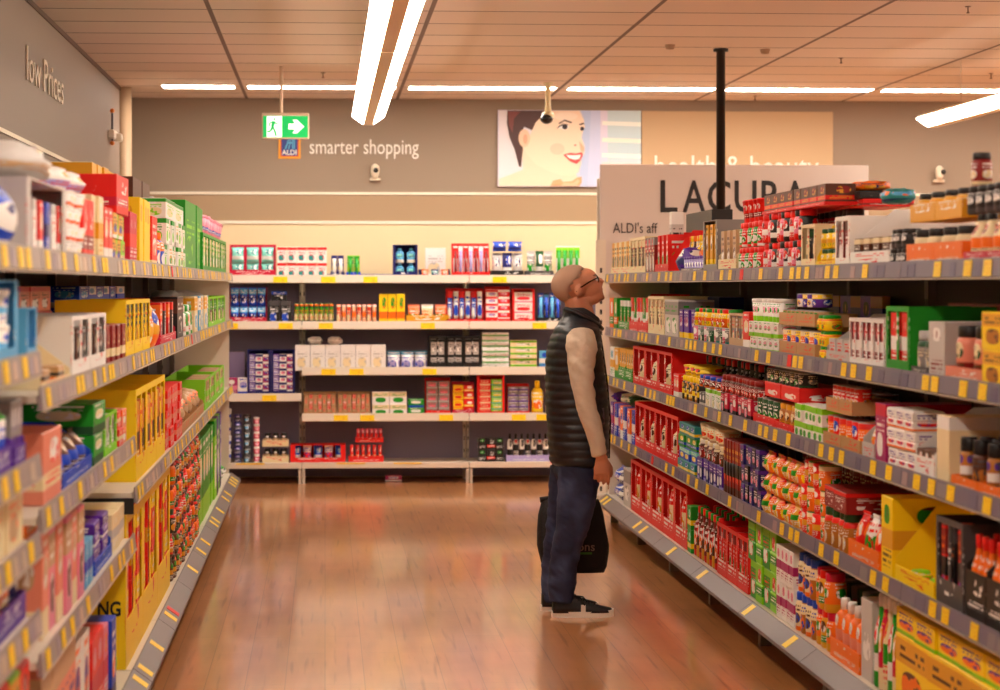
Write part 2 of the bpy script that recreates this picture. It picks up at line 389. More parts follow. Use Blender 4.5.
# ------------------------------------------------------------------ room
def room():
    nt_ceiling(); nt_floor()
H_C = 3.168; YW = 19.2; XWL = -1.613; XWR = 12.; YF = -6.
def brickmat(name, c1, c2, cm, rough, bw, bh, mortar, offset, rot, bias=0., bumpn=None, spec=None, loc=(0, 0, 0)):
    m = bpy.data.materials.new(name); m.use_nodes = True; nt = m.node_tree; N = nt.nodes; L = nt.links
    b = N['Principled BSDF']; tc = N.new('ShaderNodeTexCoord'); mp = N.new('ShaderNodeMapping'); mp.inputs['Rotation'].default_value = (0, 0, rot); mp.inputs['Location'].default_value = loc
    br = N.new('ShaderNodeTexBrick'); br.inputs['Scale'].default_value = 1.; br.inputs['Brick Width'].default_value = bw; br.inputs['Row Height'].default_value = bh
    br.inputs['Mortar Size'].default_value = mortar; br.inputs['Mortar Smooth'].default_value = .3; br.offset = offset; br.inputs['Bias'].default_value = bias
    br.inputs['Color1'].default_value = lin(c1); br.inputs['Color2'].default_value = lin(c2); br.inputs['Mortar'].default_value = lin(cm)
    L.new(tc.outputs['Object'], mp.inputs[0]); L.new(mp.outputs[0], br.inputs['Vector']); b.inputs['Roughness'].default_value = rough
    return m, nt, b, br, tc, mp
ceil_m, nt, b, br, tc, mp = brickmat('ceiling_tiles', 'E2D0C2', 'DCC8B8', '78645A', .85, 1.258, .626, .016, 0., 0., loc=(.654 % 1.258, .0 + (19.2 - 18.68) % .626 - (19.2 % .626) , 0))
nt.links.new(br.outputs['Color'], b.inputs['Base Color'])
floor_m, nt, b, br, tc, mp = brickmat('wood_floor', 'D6945C', 'C8864E', '9A6844', .2, 1.25, .16, .0018, .37, PI/2)
N = nt.nodes; L = nt.links
n1 = N.new('ShaderNodeTexNoise'); n1.inputs['Scale'].default_value = 1.; n1.inputs['Detail'].default_value = 2.; n1.inputs['Roughness'].default_value = .6
m2 = N.new('ShaderNodeMapping'); m2.inputs['Scale'].default_value = (14, 1.3, 1); L.new(tc.outputs['Object'], m2.inputs[0]); L.new(m2.outputs[0], n1.inputs['Vector'])
n2 = N.new('ShaderNodeTexNoise'); n2.inputs['Scale'].default_value = 2.3; n2.inputs['Detail'].default_value = 4.; L.new(tc.outputs['Object'], n2.inputs['Vector'])
r1 = N.new('ShaderNodeValToRGB'); r1.color_ramp.elements[0].position = .22; r1.color_ramp.elements[0].color = (.76, .72, .69, 1); r1.color_ramp.elements[1].position = .72; r1.color_ramp.elements[1].color = (1.08, 1.07, 1.06, 1)
L.new(n1.outputs[0], r1.inputs[0])
r2 = N.new('ShaderNodeValToRGB'); r2.color_ramp.elements[0].position = .3; r2.color_ramp.elements[0].color = (.90, .87, .85, 1); r2.color_ramp.elements[1].position = .7; r2.color_ramp.elements[1].color = (1.06, 1.06, 1.05, 1)
L.new(n2.outputs[0], r2.inputs[0])
def mixn(nt, a, b_, f=1., t='MULTIPLY'):
    n = nt.nodes.new('ShaderNodeMix'); n.data_type = 'RGBA'; n.blend_type = t; n.inputs[0].default_value = f; nt.links.new(a, n.inputs[6]); nt.links.new(b_, n.inputs[7]); return n.outputs[2]
n5 = N.new('ShaderNodeTexNoise'); n5.inputs['Scale'].default_value = 1.; n5.inputs['Detail'].default_value = 1.5
m5 = N.new('ShaderNodeMapping'); m5.inputs['Scale'].default_value = (34, 1.5, 1); L.new(tc.outputs['Object'], m5.inputs[0]); L.new(m5.outputs[0], n5.inputs['Vector'])
r5 = N.new('ShaderNodeValToRGB'); r5.color_ramp.elements[0].position = .26; r5.color_ramp.elements[0].color = (.62, .54, .5, 1); r5.color_ramp.elements[1].position = .40; r5.color_ramp.elements[1].color = (1, 1, 1, 1)
L.new(n5.outputs[0], r5.inputs[0])
L.new(mixn(nt, mixn(nt, mixn(nt, br.outputs['Color'], r1.outputs[0], .75), r2.outputs[0]), r5.outputs[0]), b.inputs['Base Color'])
r3 = N.new('ShaderNodeMapRange'); r3.inputs[1].default_value = .3; r3.inputs[2].default_value = .7; r3.inputs[3].default_value = .09; r3.inputs[4].default_value = .15
b.inputs['Roughness'].default_value = .3; b.inputs['Coat Weight'].default_value = .9; b.inputs['Coat Roughness'].default_value = .10
bp = N.new('ShaderNodeBump'); bp.inputs['Strength'].default_value = .12; bp.inputs['Distance'].default_value = .0006
n4 = N.new('ShaderNodeTexNoise'); n4.inputs['Scale'].default_value = 5.; L.new(tc.outputs['Object'], n4.inputs['Vector']); L.new(n4.outputs[0], bp.inputs['Height']); 

wall_m = mat('wall_paint', '96826E', .7)
wallside_m = mat('side_wall_paint', '8C7A6C', .6)
band_m = mat('wall_band', 'A88C6C', .7)
cream_m = mat('wall_cream', 'E8D2A8', .7)
trim_m = mat('trim_white', 'EEE2CC', .5)
struct(MB().box(XWL-.2, XWR+.2, YF-.2, YW+.2, -.1, 0).build('floor', floor_m))
struct(MB().box(XWL-.2, XWR+.2, YF-.2, YW+.2, H_C, H_C+.1).build('ceiling', ceil_m))
wb = MB()
def wz(py): return zat(py, YW)
z1, z2 = wz(193.5), wz(222.5)
wb.box(XWL, XWR, YW, YW+.15, 0, z2, 1); wb.box(XWL, XWR, YW, YW+.15, z2, z1, 2); wb.box(XWL, XWR, YW, YW+.15, z1, H_C, 0)
struct(wb.build('wall_back', [wall_m, cream_m, band_m]))
struct(MB().box(XWL-.15, XWL, YF, YW+.15, 0, H_C).build('wall_left', wallside_m))
struct(MB().box(XWR, XWR+.15, YF, YW+.15, 0, H_C).build('wall_right', mat('wall_deep', '6E5C50', .7)))
struct(MB().box(XWL-.15, XWR+.15, YF-.15, YF, 0, H_C).build('wall_front', mat('wall_deep', '6E5C50', .7)))
for k, (z, hh) in enumerate(((z1, .022), (z2, .026))):
    struct(MB().box(XWL+.012, XWR, YW-.012, YW, z-hh/2, z+hh/2).build('trim_%d' % (k+1), trim_m))
struct(MB().box(XWL, XWL+.012, 2., YW, z1-.011, z1+.011).build('trim_3', trim_m))
struct(MB().box(XWL, XWL+.01, 2., YW, H_C-.03, H_C).build('trim_4', mat('trim_dark', '5A4030', .6)))
struct(MB().lathe([(.06, 0), (.06, H_C)], 16, XWL+.03, 18.2).build('trim_5', mat('pipe_paint', 'B89878', .5)))

# ------------------------------------------------------------------ gondola bays: back panel, uprights, feet, shelves with price rails and tags
rail_m = {'R': mat('rail_lilac', '746C80', .35), 'L': mat('rail_pale', '9A8F90', .35), 'B': mat('rail_cream', 'E6DACA', .45)}
shelf_m = mat('shelf_cream', 'D8CCBC', .45); tagY = pm('yellow/yellow/yellow/gold'); tagR = M('red', .5)
metal_m = mat('gondola_metal', 'CFC4B6', .4, .2); panel_m = {'B': mat('panel_violet', '8A8098', .6), 'R': mat('panel_brown', '3C302D', .7), 'L': mat('panel_dark', '443C3E', .7)}
endp_m = mat('end_panel', 'E4D6C6', .5)
strip_m = {}
for nm, cs in (('R', ['6E6880', '5E5878', '8A8288', '746C80', 'A88A90', '666080']), ('L', ['B4A6A6', 'C4B4A4', '9A8EA0', 'D0B8A8'])):
    strip_m[nm] = [mat('strip_%s_%d' % (nm, i), c, .35) for i, c in enumerate(cs)]
def bay(run, t0, t1, zs, depths, label, tagw=.075, ntag=(3, 5), feet=True, topz=None, ends=(0, 0), grp=None):
    a, b_ = sorted((t0, t1)); Lh = b_ - a; g = .003
    (x, y), rz = frame(run, (a+b_)/2, 0.)
    root = empty('shelving_bay', (x, y, 0), rz)
    tag(root, label, 'shelving', grp)
    w = Lh/2 - g
    D0 = depths[0]
    topz = topz or zs[0] + .03
    MB().box(-w, w, D0+.004, D0+.02, .02, topz).build('back_panel', panel_m[run], root)
    for sx in (-1, 1):
        u = MB(); xx = sx*(w-.012)
        u.box(xx-.010, xx+.010, D0-.03, D0+.004, 0, topz+.01)
        for k in range(int((topz-.2)/.1)): u.box(xx-.004, xx+.004, D0-.032, D0-.03, .22+k*.1, .25+k*.1, 1)
        u.build('upright', [metal_m if run == 'B' else mat('upright_dull', '7A6C64', .5), M('black')], root)
        if feet:
            f = MB(); o_ = 0. if run == 'B' else .05; f.prism([(-.02+o_, .11), (-.02+o_, .0), (.03+o_, 0.), (.05+o_, .08), (D0, .08), (D0, .125), (-.0+o_, .125)], xx-.011, xx+.011, 'x'); f.build('foot', metal_m if run == 'B' else mat('upright_dull', '7A6C64', .5), root)
    for i, z in enumerate(zs):
        base = i == len(zs)-1 and run in ('R', 'L') and z < .3
        dp = depths[i] if i < len(depths) else depths[-1]
        sb = MB().box(-w, w, .006, D0-.004, z-TH, z).build('shelf', shelf_m, root)
        if base:
            # sloping lip with the price strip lying on it
            r = MB(); poly = [(-.066, z-.058), (-.066, z-.042), (.0, z+.006), (.006, z+.006), (.006, z-.058)]
            r.prism(poly, -w, w, 'x', 0); r.build('price_rail', mat('base_lip', '6E6466', .4), sb)
        elif run == 'B' and i == len(zs)-1:
            MB().box(-w, w, -.02, .005, z-.045, z+.0).build('price_rail', rail_m[run], sb)
        else:
            r = MB(); hh = .066 if run == 'B' else .058
            r.prism([(-.006, z-.036), (-.010, z-.036+.004), (-.004, z-.036+hh), (.0, z-.036+hh), (.004, z-.036)], -w, w, 'x'); r.build('price_rail', rail_m[run], sb)
            if run != 'B':
                e = MB(); e.box(-w, w, -.013, -.006, z-.040, z-.036); e.build('rail_edge', mat('edge_steel', 'D6C8BC', .3, .4), sb)
        # price tags
        nn = rnd.randint(*ntag) if not base else rnd.randint(2, 3); cut = sorted(rnd.uniform(-w+tagw, w-tagw) for _ in range(nn)); last = -9
        for c in cut:
            if c - last < tagw*1.25: continue
            last = c; tb = MB(); mt = tagY if rnd.random() < .97 else tagR
            if base: tb.prism([(-.060, z-.0378), (-.060, z-.0360), (-.008, z+.0020), (-.008, z+.0002)], c-tagw/2, c+tagw/2, 'x')
            elif run == 'B' and i == len(zs)-1: tb.box(c-tagw, c+tagw, -.022, -.02, z-.012, z-.001)
            else:
                zz = z-.032; tb.prism([(-.0125, zz), (-.0110, zz), (-.0062, zz+.048), (-.0077, zz+.048)], c-tagw/2, c+tagw/2, 'x')
            tb.build('price_tag', mt, sb)
        if run != 'B' and not base:   # paper strips of other tints between the tags
            q = -w+.02
            while q < w-.12:
                lw = rnd.uniform(.05, .12)
                if all(abs(q+lw/2-c) > (lw+tagw)/2+.004 for c in cut) and rnd.random() < .75:
                    tb = MB()
                    if base: tb.prism([(-.076, z-.0385), (-.076, z-.0373), (-.012, z+.0055), (-.012, z+.0043)], q, q+lw, 'x')
                    else:
                        zz = z-.031; tb.prism([(-.0115, zz), (-.0103, zz), (-.0061, zz+.042), (-.0073, zz+.042)], q, q+lw, 'x')
                    tb.build('label_strip', rnd.choice(strip_m[run]), sb)
                q += lw + .01
    for sx, on in zip((-1, 1), ends):
        if on:
            e = MB(); xx = sx*(w+.001)
            e.box(min(xx, xx+sx*.002), max(xx, xx+sx*.002), .02, D0+.02, .05, topz)
            e.build('end_panel', endp_m, root)
    return root
# ================================================================== fixed things on walls and ceiling
glow = mat('lamp_white', 'white', .5, emit=(1., .86, .71, 1), es=15.)
glow2 = mat('strip_white', 'white', .5, emit=(1., .91, .80, 1), es=25.)
lampbody = mat('lamp_body', 'F4E2C8', .4)
def pendant(x, y0, y1, label):
    r = empty('pendant_light', (x, y0, 2.755)); tag(r, label, 'ceiling light', 'pendant light rows')
    L_ = y1 - y0
    MB().prism([(-.112, .068), (-.034, .012), (-.034, -.004), (.034, -.004), (.034, .012), (.112, .068), (.10, .085), (.03, .10), (-.03, .10), (-.10, .085)], 0, L_, 'y').build('housing', lampbody, r)
    for s in (-1, 1):
        MB().prism([(s*.036, .008), (s*.036, .000), (s*.115, .055), (s*.115, .064)], .004, L_-.004, 'y').build('diffuser', glow, r)
        recalc(r.children[-1])
    for k in (0.15, .85):
        MB().tube([(0, L_*k, .10), (0, L_*k, H_C-2.755)], .003, 6).build('hanger', metal_m, r)
    return r
rows_ = [(.308, 'above the aisle'), (4.40, 'above the neighbouring aisle'), (8.5, 'above the far aisle')]
for x, nm in rows_:
    for k, (a, b_) in enumerate(((11.3, 16.4), (6.1, 11.28), (.9, 6.08), (-4.3, .88))):
        pendant(x, a, b_, 'long white twin-tube pendant light %s, %s row section from the back wall' % (nm, ORD[k]))
for i in range(9):
    x0 = -.654 + 1.258*(i-1) + .045; x1 = x0 + 1.258 - .09
    if i == 0: x0 = -1.27
    r = MB().box(x0, x1, 17.84, 18.06, H_C-.014, H_C+.0).build('recessed_light', mat('light_trim', 'E8D8C4', .5)); tag(r, 'slim recessed ceiling strip light, %s along the back wall counted from the side wall' % ORD[i], 'ceiling light', 'recessed strip lights')
    MB().box(x0+.01, x1-.01, 17.85, 18.05, H_C-.018, H_C-.0141).build('diffuser', glow2, r)
# T-bars of the ceiling grid running towards the back wall
# exit sign
YE = 16.4
def PX(px, Y): return Y*T(px)
def PZ(py, px, Y): return zat(py, depth(PX(px, Y), Y))
ex = empty('exit_sign', (PX(285.5, YE), YE, PZ(139, 285, YE))); tag(ex, 'green and white running-man exit sign hanging from the ceiling', 'exit sign')
W_, H_ = .335, .185; gm = mat('exit_green', '00A850', .4, emit='00B858', es=.55); wm = mat('exit_white', 'white', .4, emit='F4FFF4', es=.8)
MB().box(-W_/2, W_/2, -.02, .02, 0, H_, 0, .004).build('housing', mat('exit_frame', 'F0DCC4', .4), ex)
MB().box(-W_/2+.008, W_/2-.008, -.022, -.02, .010, H_-.022).build('sign_face', gm, ex)
MB().box(-W_/2+.035, -.025, -.0235, -.022, .012, H_-.024).build('white_panel', wm, ex)
fg = MB(); fs = lambda pts: fg.prism([(x/100-.0, z_/100) for x, z_ in pts], -.0248, -.0236, 'y')
fg.prism([(-.078+.009*math.cos(a), .140+.009*math.sin(a)) for a in [2*PI*i/10 for i in range(10)]], -.0248, -.0236, 'y')
for seg, r_ in ((((-.083, .125), (-.093, .085)), .011), (((-.085, .122), (-.062, .105)), .005), (((-.062, .105), (-.050, .108)), .005), (((-.09, .122), (-.112, .112)), .005), (((-.112, .112), (-.116, .09)), .005),
                ((((-.093, .085)), (-.076, .058)), .007), (((-.076, .058), (-.066, .020)), .007), (((-.095, .083), (-.104, .055)), .007), (((-.104, .055), (-.128, .050)), .007)):
    (ax, az), (bx, bz) = seg; dx, dz = bx-ax, bz-az; l = math.hypot(dx, dz); nx, nz = -dz/l*r_, dx/l*r_
    fg.prism([(ax+nx, az+nz), (ax-nx, az-nz), (bx-nx, bz-nz), (bx+nx, bz+nz)], -.0248, -.0236, 'y')
recalc(fg.build('running_man', gm, ex))
recalc(MB().prism([(.022, .068), (.068, .068), (.052, .040), (.082, .040), (.132, .088), (.082, .136), (.052, .136), (.068, .108), (.022, .108)], -.0236, -.022, 'y').build('arrow', wm, ex))
MB().tube([(-.03, 0, H_), (-.03, 0, H_C-PZ(139, 285, YE))], .013, 10).build('hanging_rod', mat('exit_frame', 'F0DCC4', .4), ex)
# shop emblem on back wall
wtext = mat('letter_white', 'F6EEE2', .5)
YS = YW - .012
lg = empty('shop_emblem', (PX(289.5, YS), YW, wz(159))); tag(lg, 'small blue and orange shop emblem on the back wall under the exit sign', 'logo')
MB().box(-.092, .092, -.012, 0, 0, .226).build('border', mat('logo_orange', 'F0A020', .5), lg)
MB().box(-.076, .076, -.014, -.012, .016, .210).build('inner_border', mat('logo_red', 'D85A28', .5), lg)
MB().box(-.066, .066, -.016, -.014, .024, .202).build('emblem_field', mat('logo_blue', '2C3C86', .5), lg)
em = MB(); lightb = mat('logo_cyan', '5CB0D8', .5)
for q in ([(-.04, .08), (-.028, .08), (.012, .19), (-.002, .19)], [(-.012, .08), (-.002, .08), (.02, .19), (.012, .19)], [(.02, .08), (.032, .08), (.032, .19), (.022, .19)], [(-.018, .125), (.032, .125), (.032, .137), (-.014, .137)], [(.036, .08), (.046, .08), (.046, .17), (.036, .17)]):
    em.prism(q, -.018, -.016, 'y')
recalc(em.build('letter_mark', lightb, lg))
text_mesh('ALDI', .058, wtext, 'lettering', lg, .001, 'CENTER', (0, -.017, .032), bold=.0012)
sm = text_mesh('smarter shopping', .178, wtext, 'wall_lettering', None, .004, 'LEFT', (PX(309, YS), YW-.006, wz(154)))
wdt = sm.dimensions.x; sm.scale = ((PX(418, YS)-PX(309, YS))/max(wdt, .01), 1, 1); tag(sm, 'white lettering reading smarter shopping on the back wall', 'lettering')
# beauty picture
def pp(px, py): return (PX(px, YW-.03), zat(py, depth(PX(px, YW-.03), YW-.03)))
x0, zt_ = pp(498, 110); x1, zb_ = pp(641, 187)
po = MB().box(x0, x1, YW-.03, YW-.001, zb_, zt_).build('beauty_poster', mat('poster_lavender', 'DCD4E8', .5)); tag(po, 'large poster of a smiling dark-haired woman on the back wall', 'poster')
lay = [0]
def pz(name, col, pts, smooth_=False):
    lay[0] += 1; y = YW-.0302-.0004*lay[0]
    q = [pp(490+u/6.25, 85+v/6.25) for u, v in pts]
    q = [(min(max(a, x0), x1), min(max(c_, zb_), zt_)) for a, c_ in q]
    o = MB().prism(q, y-.0003, y, 'y').build(name, mat('poster_'+col, col, .5), po); recalc(o)
def el(cx, cy, rx, ry, n=18): return [(cx+rx*math.cos(2*PI*i/n), cy+ry*math.sin(2*PI*i/n)) for i in range(n)]
pz('backdrop_panel', 'E6DCE0', [(55, 160), (330, 160), (330, 632), (55, 632)])
pz('backdrop_panel', 'C6CCEA', [(560, 160), (690, 160), (690, 632), (560, 632)])
pz('backdrop_panel', 'B8C6E6', [(575, 160), (630, 160), (610, 632), (560, 632)])
pz('backdrop_panel', 'C2D6DC', [(735, 160), (945, 160), (945, 632), (735, 632)])
for k, yy in enumerate((225, 330, 425, 480)): pz('backdrop_stripe', ('EEF0EA', 'F2EEE0', 'E6EFEA', 'F2DCDC')[k], [(700, yy), (945, yy+8), (945, yy+34), (700, yy+26)])
pz('neck', 'F8D6BA', [(200, 380), (205, 530), (55, 588), (55, 632), (560, 632), (540, 560), (500, 480), (320, 300)])
pz('hair', '4C2A26', [(108, 160), (105, 240), (122, 330), (152, 400), (180, 508), (194, 515), (206, 400), (190, 300), (215, 262), (265, 285), (330, 250), (350, 160)])
pz('hair_shine', '7A3A34', [(112, 165), (118, 250), (140, 300), (150, 210), (190, 165)])
pz('face', 'FBDCC0', [(262, 285), (285, 235), (330, 190), (395, 160), (560, 160), (585, 215), (592, 262), (578, 300), (572, 330), (590, 385), (588, 425), (572, 450), (566, 500), (552, 545), (510, 570), (440, 565), (370, 540), (290, 500), (235, 440), (215, 400)])
pz('ear', 'F6C6A4', el(214, 332, 36, 56)); pz('ear_hollow', 'EEA888', el(220, 338, 14, 30))
pz('cheek', 'F8CCB0', el(420, 400, 46, 36)); pz('forehead', 'FCE6D0', el(470, 195, 80, 26))
pz('eyebrow', '4A3028', [(428, 238), (465, 216), (512, 232), (508, 240), (465, 226), (432, 246)])
pz('eye', 'F6EEEA', [(430, 268), (450, 246), (482, 248), (490, 270), (462, 280)]); pz('iris', '34262A', el(467, 262, 17, 16))
pz('lash', '34201C', [(412, 276), (432, 254), (456, 243), (486, 246), (488, 251), (456, 250), (432, 264)])
pz('eyebrow', '4A3028', [(556, 244), (582, 236), (590, 244), (560, 252)]); pz('iris', '34262A', el(575, 274, 13, 13))
pz('nostril', 'B4604C', el(532, 377, 7, 5)); pz('nose_side', 'F2B494', [(556, 350), (590, 390), (585, 420), (566, 412)])
pz('lips', 'DC4A48', [(456, 436), (500, 424), (535, 428), (575, 420), (580, 440), (560, 478), (540, 494), (500, 478)]); pz('teeth', 'FFF8F0', [(474, 438), (530, 440), (568, 436), (556, 462), (530, 468), (496, 458)])
pz('hand', 'F2A478', [(378, 632), (392, 598), (440, 588), (455, 606), (510, 602), (545, 578), (572, 572), (572, 612), (556, 632)])
pz('finger', 'F8BC96', [(440, 632), (460, 612), (520, 612), (548, 588), (560, 600), (540, 632)])
# tan panel with health & beauty lettering
xa, za = PX(642, YW-.02), wz(110); xb_ = PX(833, YW-.02)
pb = MB().box(xa, xb_, YW-.02, YW, wz(190), za).build('wall_panel', mat('panel_tan', 'C4A47C', .6)); tag(pb, 'tan wall panel beside the poster with half-hidden white lettering', 'wall panel')
ht = text_mesh('health & beauty', .25, wtext, 'lettering', pb, .003, 'LEFT', (PX(653, YW-.02), YW-.024, wz(175)))
ht.scale = ((PX(817, YW)-PX(653, YW))/max(ht.dimensions.x, .01), 1, 1)
# low prices on the side wall
lw = text_mesh('low Prices', .27, mat('letter_cream', 'E8D4BC', .5), 'side_wall_lettering', None, .004, 'LEFT', (XWL+.006, 12.45, 2.715), (PI/2, 0, PI/2)); tag(lw, 'thin pale lettering reading low prices high on the side wall', 'lettering')
lw.scale = (1.72/max(lw.dimensions.x, lw.dimensions.y), 1, 1)
# end-of-run sign board
YL = 16.5
bx0, bx1 = PX(600, YL), PX(868, YL); bz1 = PZ(165, 734, YL)
sb = empty('sign_board', (bx0, YL, 0)); tag(sb, 'big pale free-standing brand board behind the run the man faces', 'sign board')
MB().box(0, bx1-bx0, -.02, .02, .9, bz1, 0, .004).build('board', mat('board_pale', 'E2D6D0', .5), sb)
dk = mat('letter_dark', '2A2628', .5)
for ch, pa, pb_ in (('L', 660, 677), ('A', 682, 705), ('C', 707, 730), ('U', 734, 756), ('R', 761, 781), ('A', 783, 806)):
    t_ = text_mesh(ch, .31, dk, 'letter', sb, .002, 'LEFT', (0, 0, 0), bold=.003)
    co = [v.co for v in t_.data.vertices]; mx = min(c.x for c in co); Mx = max(c.x for c in co); My = max(c.y for c in co); mn = min(c.y for c in co)
    zz0, zz1 = PZ(212.5, 700, YL), PZ(180.5, 700, YL)
    for v in t_.data.vertices:
        v.co.x = (v.co.x-mx)/(Mx-mx)*(PX(pb_, YL)-PX(pa, YL)); v.co.y = (v.co.y-mn)/(My-mn)*(zz1-zz0)
    t_.location = (PX(pa, YL)-bx0, -.0225, zz0)
t_ = text_mesh("ALDI's aff", .105, dk, 'lettering', sb, .001, 'LEFT', (PX(612.5, YL)-bx0, -.0225, PZ(233, 640, YL)))
t_.scale = ((PX(657, YL)-PX(612.5, YL))/max(t_.dimensions.x, .01), 1, 1)
for xx in (.03, bx1-bx0-.03):
    u = MB().box(xx-.045, xx+.03, .022, .06, 0, bz1-.1)
    u.build('post', metal_m, sb)
u = MB().box(-.035, .035, -.06, -.022, 0, PZ(240, 600, YL)); 
for k in range(22): u.box(-.008, .008, -.0612, -.0602, .12+k*.075, .155+k*.075, 1)
u.build('perforated_upright', [mat('upright_pale', 'E8DCCC', .5), M('black')], sb)
MB().box(-.03, bx1-bx0, -.10, .3, 0, .10, 0, .01).build('base', metal_m, sb)
# black pole between floor and ceiling
pl = MB().lathe([(.030, 0), (.030, H_C-.02), (.05, H_C-.02), (.05, H_C-.001)], 16, 2.610, 15.0).build('support_pole', mat('pole_black', '1C1618', .4)); tag(pl, 'black vertical pole rising behind the shelves to the ceiling', 'pole')
# cameras
def wallcam(px, py, label, sgn):
    Y = YW; r = empty('security_camera', (PX(px, Y), Y, wz(py+8))); tag(r, label, 'security camera')
    wc = mat('camera_white', 'E4D4BC', .4)
    MB().box(-.045, .045, -.05, 0, 0, .025, 0, .006).build('bracket', wc, r)
    b_ = MB(); b_.lathe([(.022, 0), (.034, .03), (.038, .07), (.034, .10), (.012, .12)], 14, 0, -.05, .02); b_.build('housing', wc, r)
    MB().ell((sgn*.024, -.08, .085), (.022, .025, .022)).build('lens', mat('lens_black', 'black', .15), r)
wallcam(375, 173, 'small beige camera on the back wall below the lettering', 0.2)
wallcam(938, 173, 'small beige camera on the back wall beyond the honey jars', 1)
YC = 17.6; cc = empty('ceiling_camera', (PX(548, YC), YC, H_C)); tag(cc, 'ceiling camera hanging on a cream stem before the poster', 'security camera')
dz = H_C - PZ(113, 548, YC)
MB().lathe([(.028, -dz), (.022, -dz+.06), (.02, -.01), (.04, -.008), (.04, 0)], 14).build('stem', mat('camera_cream', 'F2E2B4', .4), cc)
MB().lathe([(.02, .01), (.045, 0), (.05, -.03), (.03, -.045)], 14, 0, 0, -dz).build('collar', mat('camera_cream', 'F2E2B4', .4), cc)
MB().ell((-.012, -.01, -dz-.045), (.05, .055, .042)).build('dome', mat('lens_black', 'black', .15), cc)
# sprinklers and detectors
for i, (px, py, nm) in enumerate(((323, 73, 'near the twin-tube light'), (841, 55, 'above the tan wall panel'), (755, 94, 'close to the strip light'), (941, 85, 'near the far camera'), (991, 70, 'near the far pendant'), (968, 2, 'high above the honey jars'))):
    d_ = F*(H_C-CAMZ)/(286-py); Y = d_; x = Y*T(px)
    o = MB().lathe([(.008, -.04), (.012, -.037), (.004, -.033), (.004, -.006), (.018, -.004), (.018, 0)], 10, 0, 0, 0).build('sprinkler', mat('sprinkler_metal', '6A5040', .4), None, (x, Y, H_C)); tag(o, 'small metal ceiling sprinkler '+nm, 'sprinkler')
for i, (px, py, nm) in enumerate(((765, 47, 'above the tan panel'), (670, 43, 'left of the black pole'.replace('left of', 'beside')))):
    d_ = F*(H_C-CAMZ)/(286-py); Y = d_; x = Y*T(px)
    o = MB().lathe([(.012, -.03), (.026, -.028), (.03, -.012), (.034, 0)], 14).build('smoke_detector', mat('detector_tan', 'A88468', .5), None, (x, Y, H_C)); tag(o, 'round ceiling smoke detector '+nm, 'smoke detector')
# rod with orange tips on side wall
Yr = XWL/T(110); rr = empty('wall_bracket', (XWL, 17.2, PZ(143, 110, 17.2))); tag(rr, 'white wall bracket with an orange-tipped rod on the side wall', 'bracket')
MB().tube([(.03, 0, 0), (.03, 0, .24)], .009, 8).build('rod', mat('rod_grey', '6A6468', .4), rr)
for zz in (0, .24): MB().ell((.03, 0, zz), (.018, .018, .018)).build('tip', mat('tip_orange', 'E07820', .4), rr)
b_ = MB().box(0, .05, -.04, .22, .03, .10, 0, .01); b_.box(.02, .09, .10, .2, .02, .08, 0, .01); b_.build('bracket_arm', mat('bracket_white', 'E8DCCC', .5), rr)
# ================================================================== the man
YP = 11.15
def Q(px, py, y=0.):
    Y = YP + y; x = Y*T(px); return Vector((x, Y, CAMZ + (HY-py)*depth(x, Y)/F))
def remesh(b_, name, mt, parent, vox, it=4, disp=None):
    me = b_.mesh(name, [mt]); o = bpy.data.objects.new(name, me); COL.objects.link(o)
    r = o.modifiers.new('r', 'REMESH'); r.mode = 'VOXEL'; r.voxel_size = vox; r.use_smooth_shade = True
    s = o.modifiers.new('s', 'SMOOTH'); s.factor = .5; s.iterations = it
    bpy.context.view_layer.update(); dg = bpy.context.evaluated_depsgraph_get()
    m2 = bpy.data.meshes.new_from_object(o.evaluated_get(dg)); m2.name = name; bpy.data.objects.remove(o)
    m2.materials.clear(); m2.materials.append(mt)
    if disp:
        dv = [v.co + disp(v.co.copy(), n_.vector) for v, n_ in zip(m2.vertices, list(m2.vertex_normals))]
        m2.vertices.foreach_set('co', [q for v in dv for q in v]); m2.update()
    for p in m2.polygons: p.use_smooth = True
    return link(name, m2, parent, (0, 0, 0))
def fin(o, root):
    o.matrix_parent_inverse = root.matrix_world.inverted()
man = empty('person', Q(577, 614)); man.location.z = 0; bpy.context.view_layer.update()
tag(man, 'man in a black quilted vest looking up at the shelves holding a black bag', 'person')
# --- skin body, one surface
k = MB()
head = Q(575, 286); up = math.radians(24)
RX = Matrix.Rotation(-up, 3, 'Y')   # head tipped back
def HH(px, py, y=0.): return Q(px, py, y)
k.ell(Q(572.5, 284.5), (.100, .076, .088), 20, 12, rot=RX)       # skull
k.ell(Q(584, 281), (.070, .068, .062), 18, 10, rot=RX)           # brow
k.ell(Q(590, 288), (.058, .056, .068), 18, 10, rot=RX)           # face
k.ell(Q(594, 297), (.050, .046, .036), 16, 10, rot=RX)           # jaw
k.ell(Q(601.5, 297.5), (.016, .022, .016), 12, 8)                # chin
k.ell(Q(585, 299), (.052, .050, .040), 14, 8)                    # jaw angle
k.tube([Q(596.5, 278), Q(600, 280.5), Q(603, 283)], [(.010, .010), (.014, .013), (.012, .014)], 8)  # nose
k.ell(Q(600.5, 285), (.012, .019, .008), 10, 6)
k.ell(Q(600.8, 289.2), (.011, .024, .0065), 10, 6); k.ell(Q(601, 292.2), (.010, .022, .0065), 10, 6)   # lips
k.ell(Q(593.5, 276), (.014, .050, .009), 12, 6)                  # brow ridge
for s in (-1, 1):
    k.ell(Q(579, 291, s*.078), (.020, .010, .030), 12, 8, rot=Matrix.Rotation(.25, 3, 'Y')); k.ell(Q(579.5, 291, s*.086), (.013, .007, .020), 10, 6)
k.tube([Q(583, 330), Q(580, 312), Q(577, 298)], [(.075, .078), (.066, .066), (.064, .064)], 16)
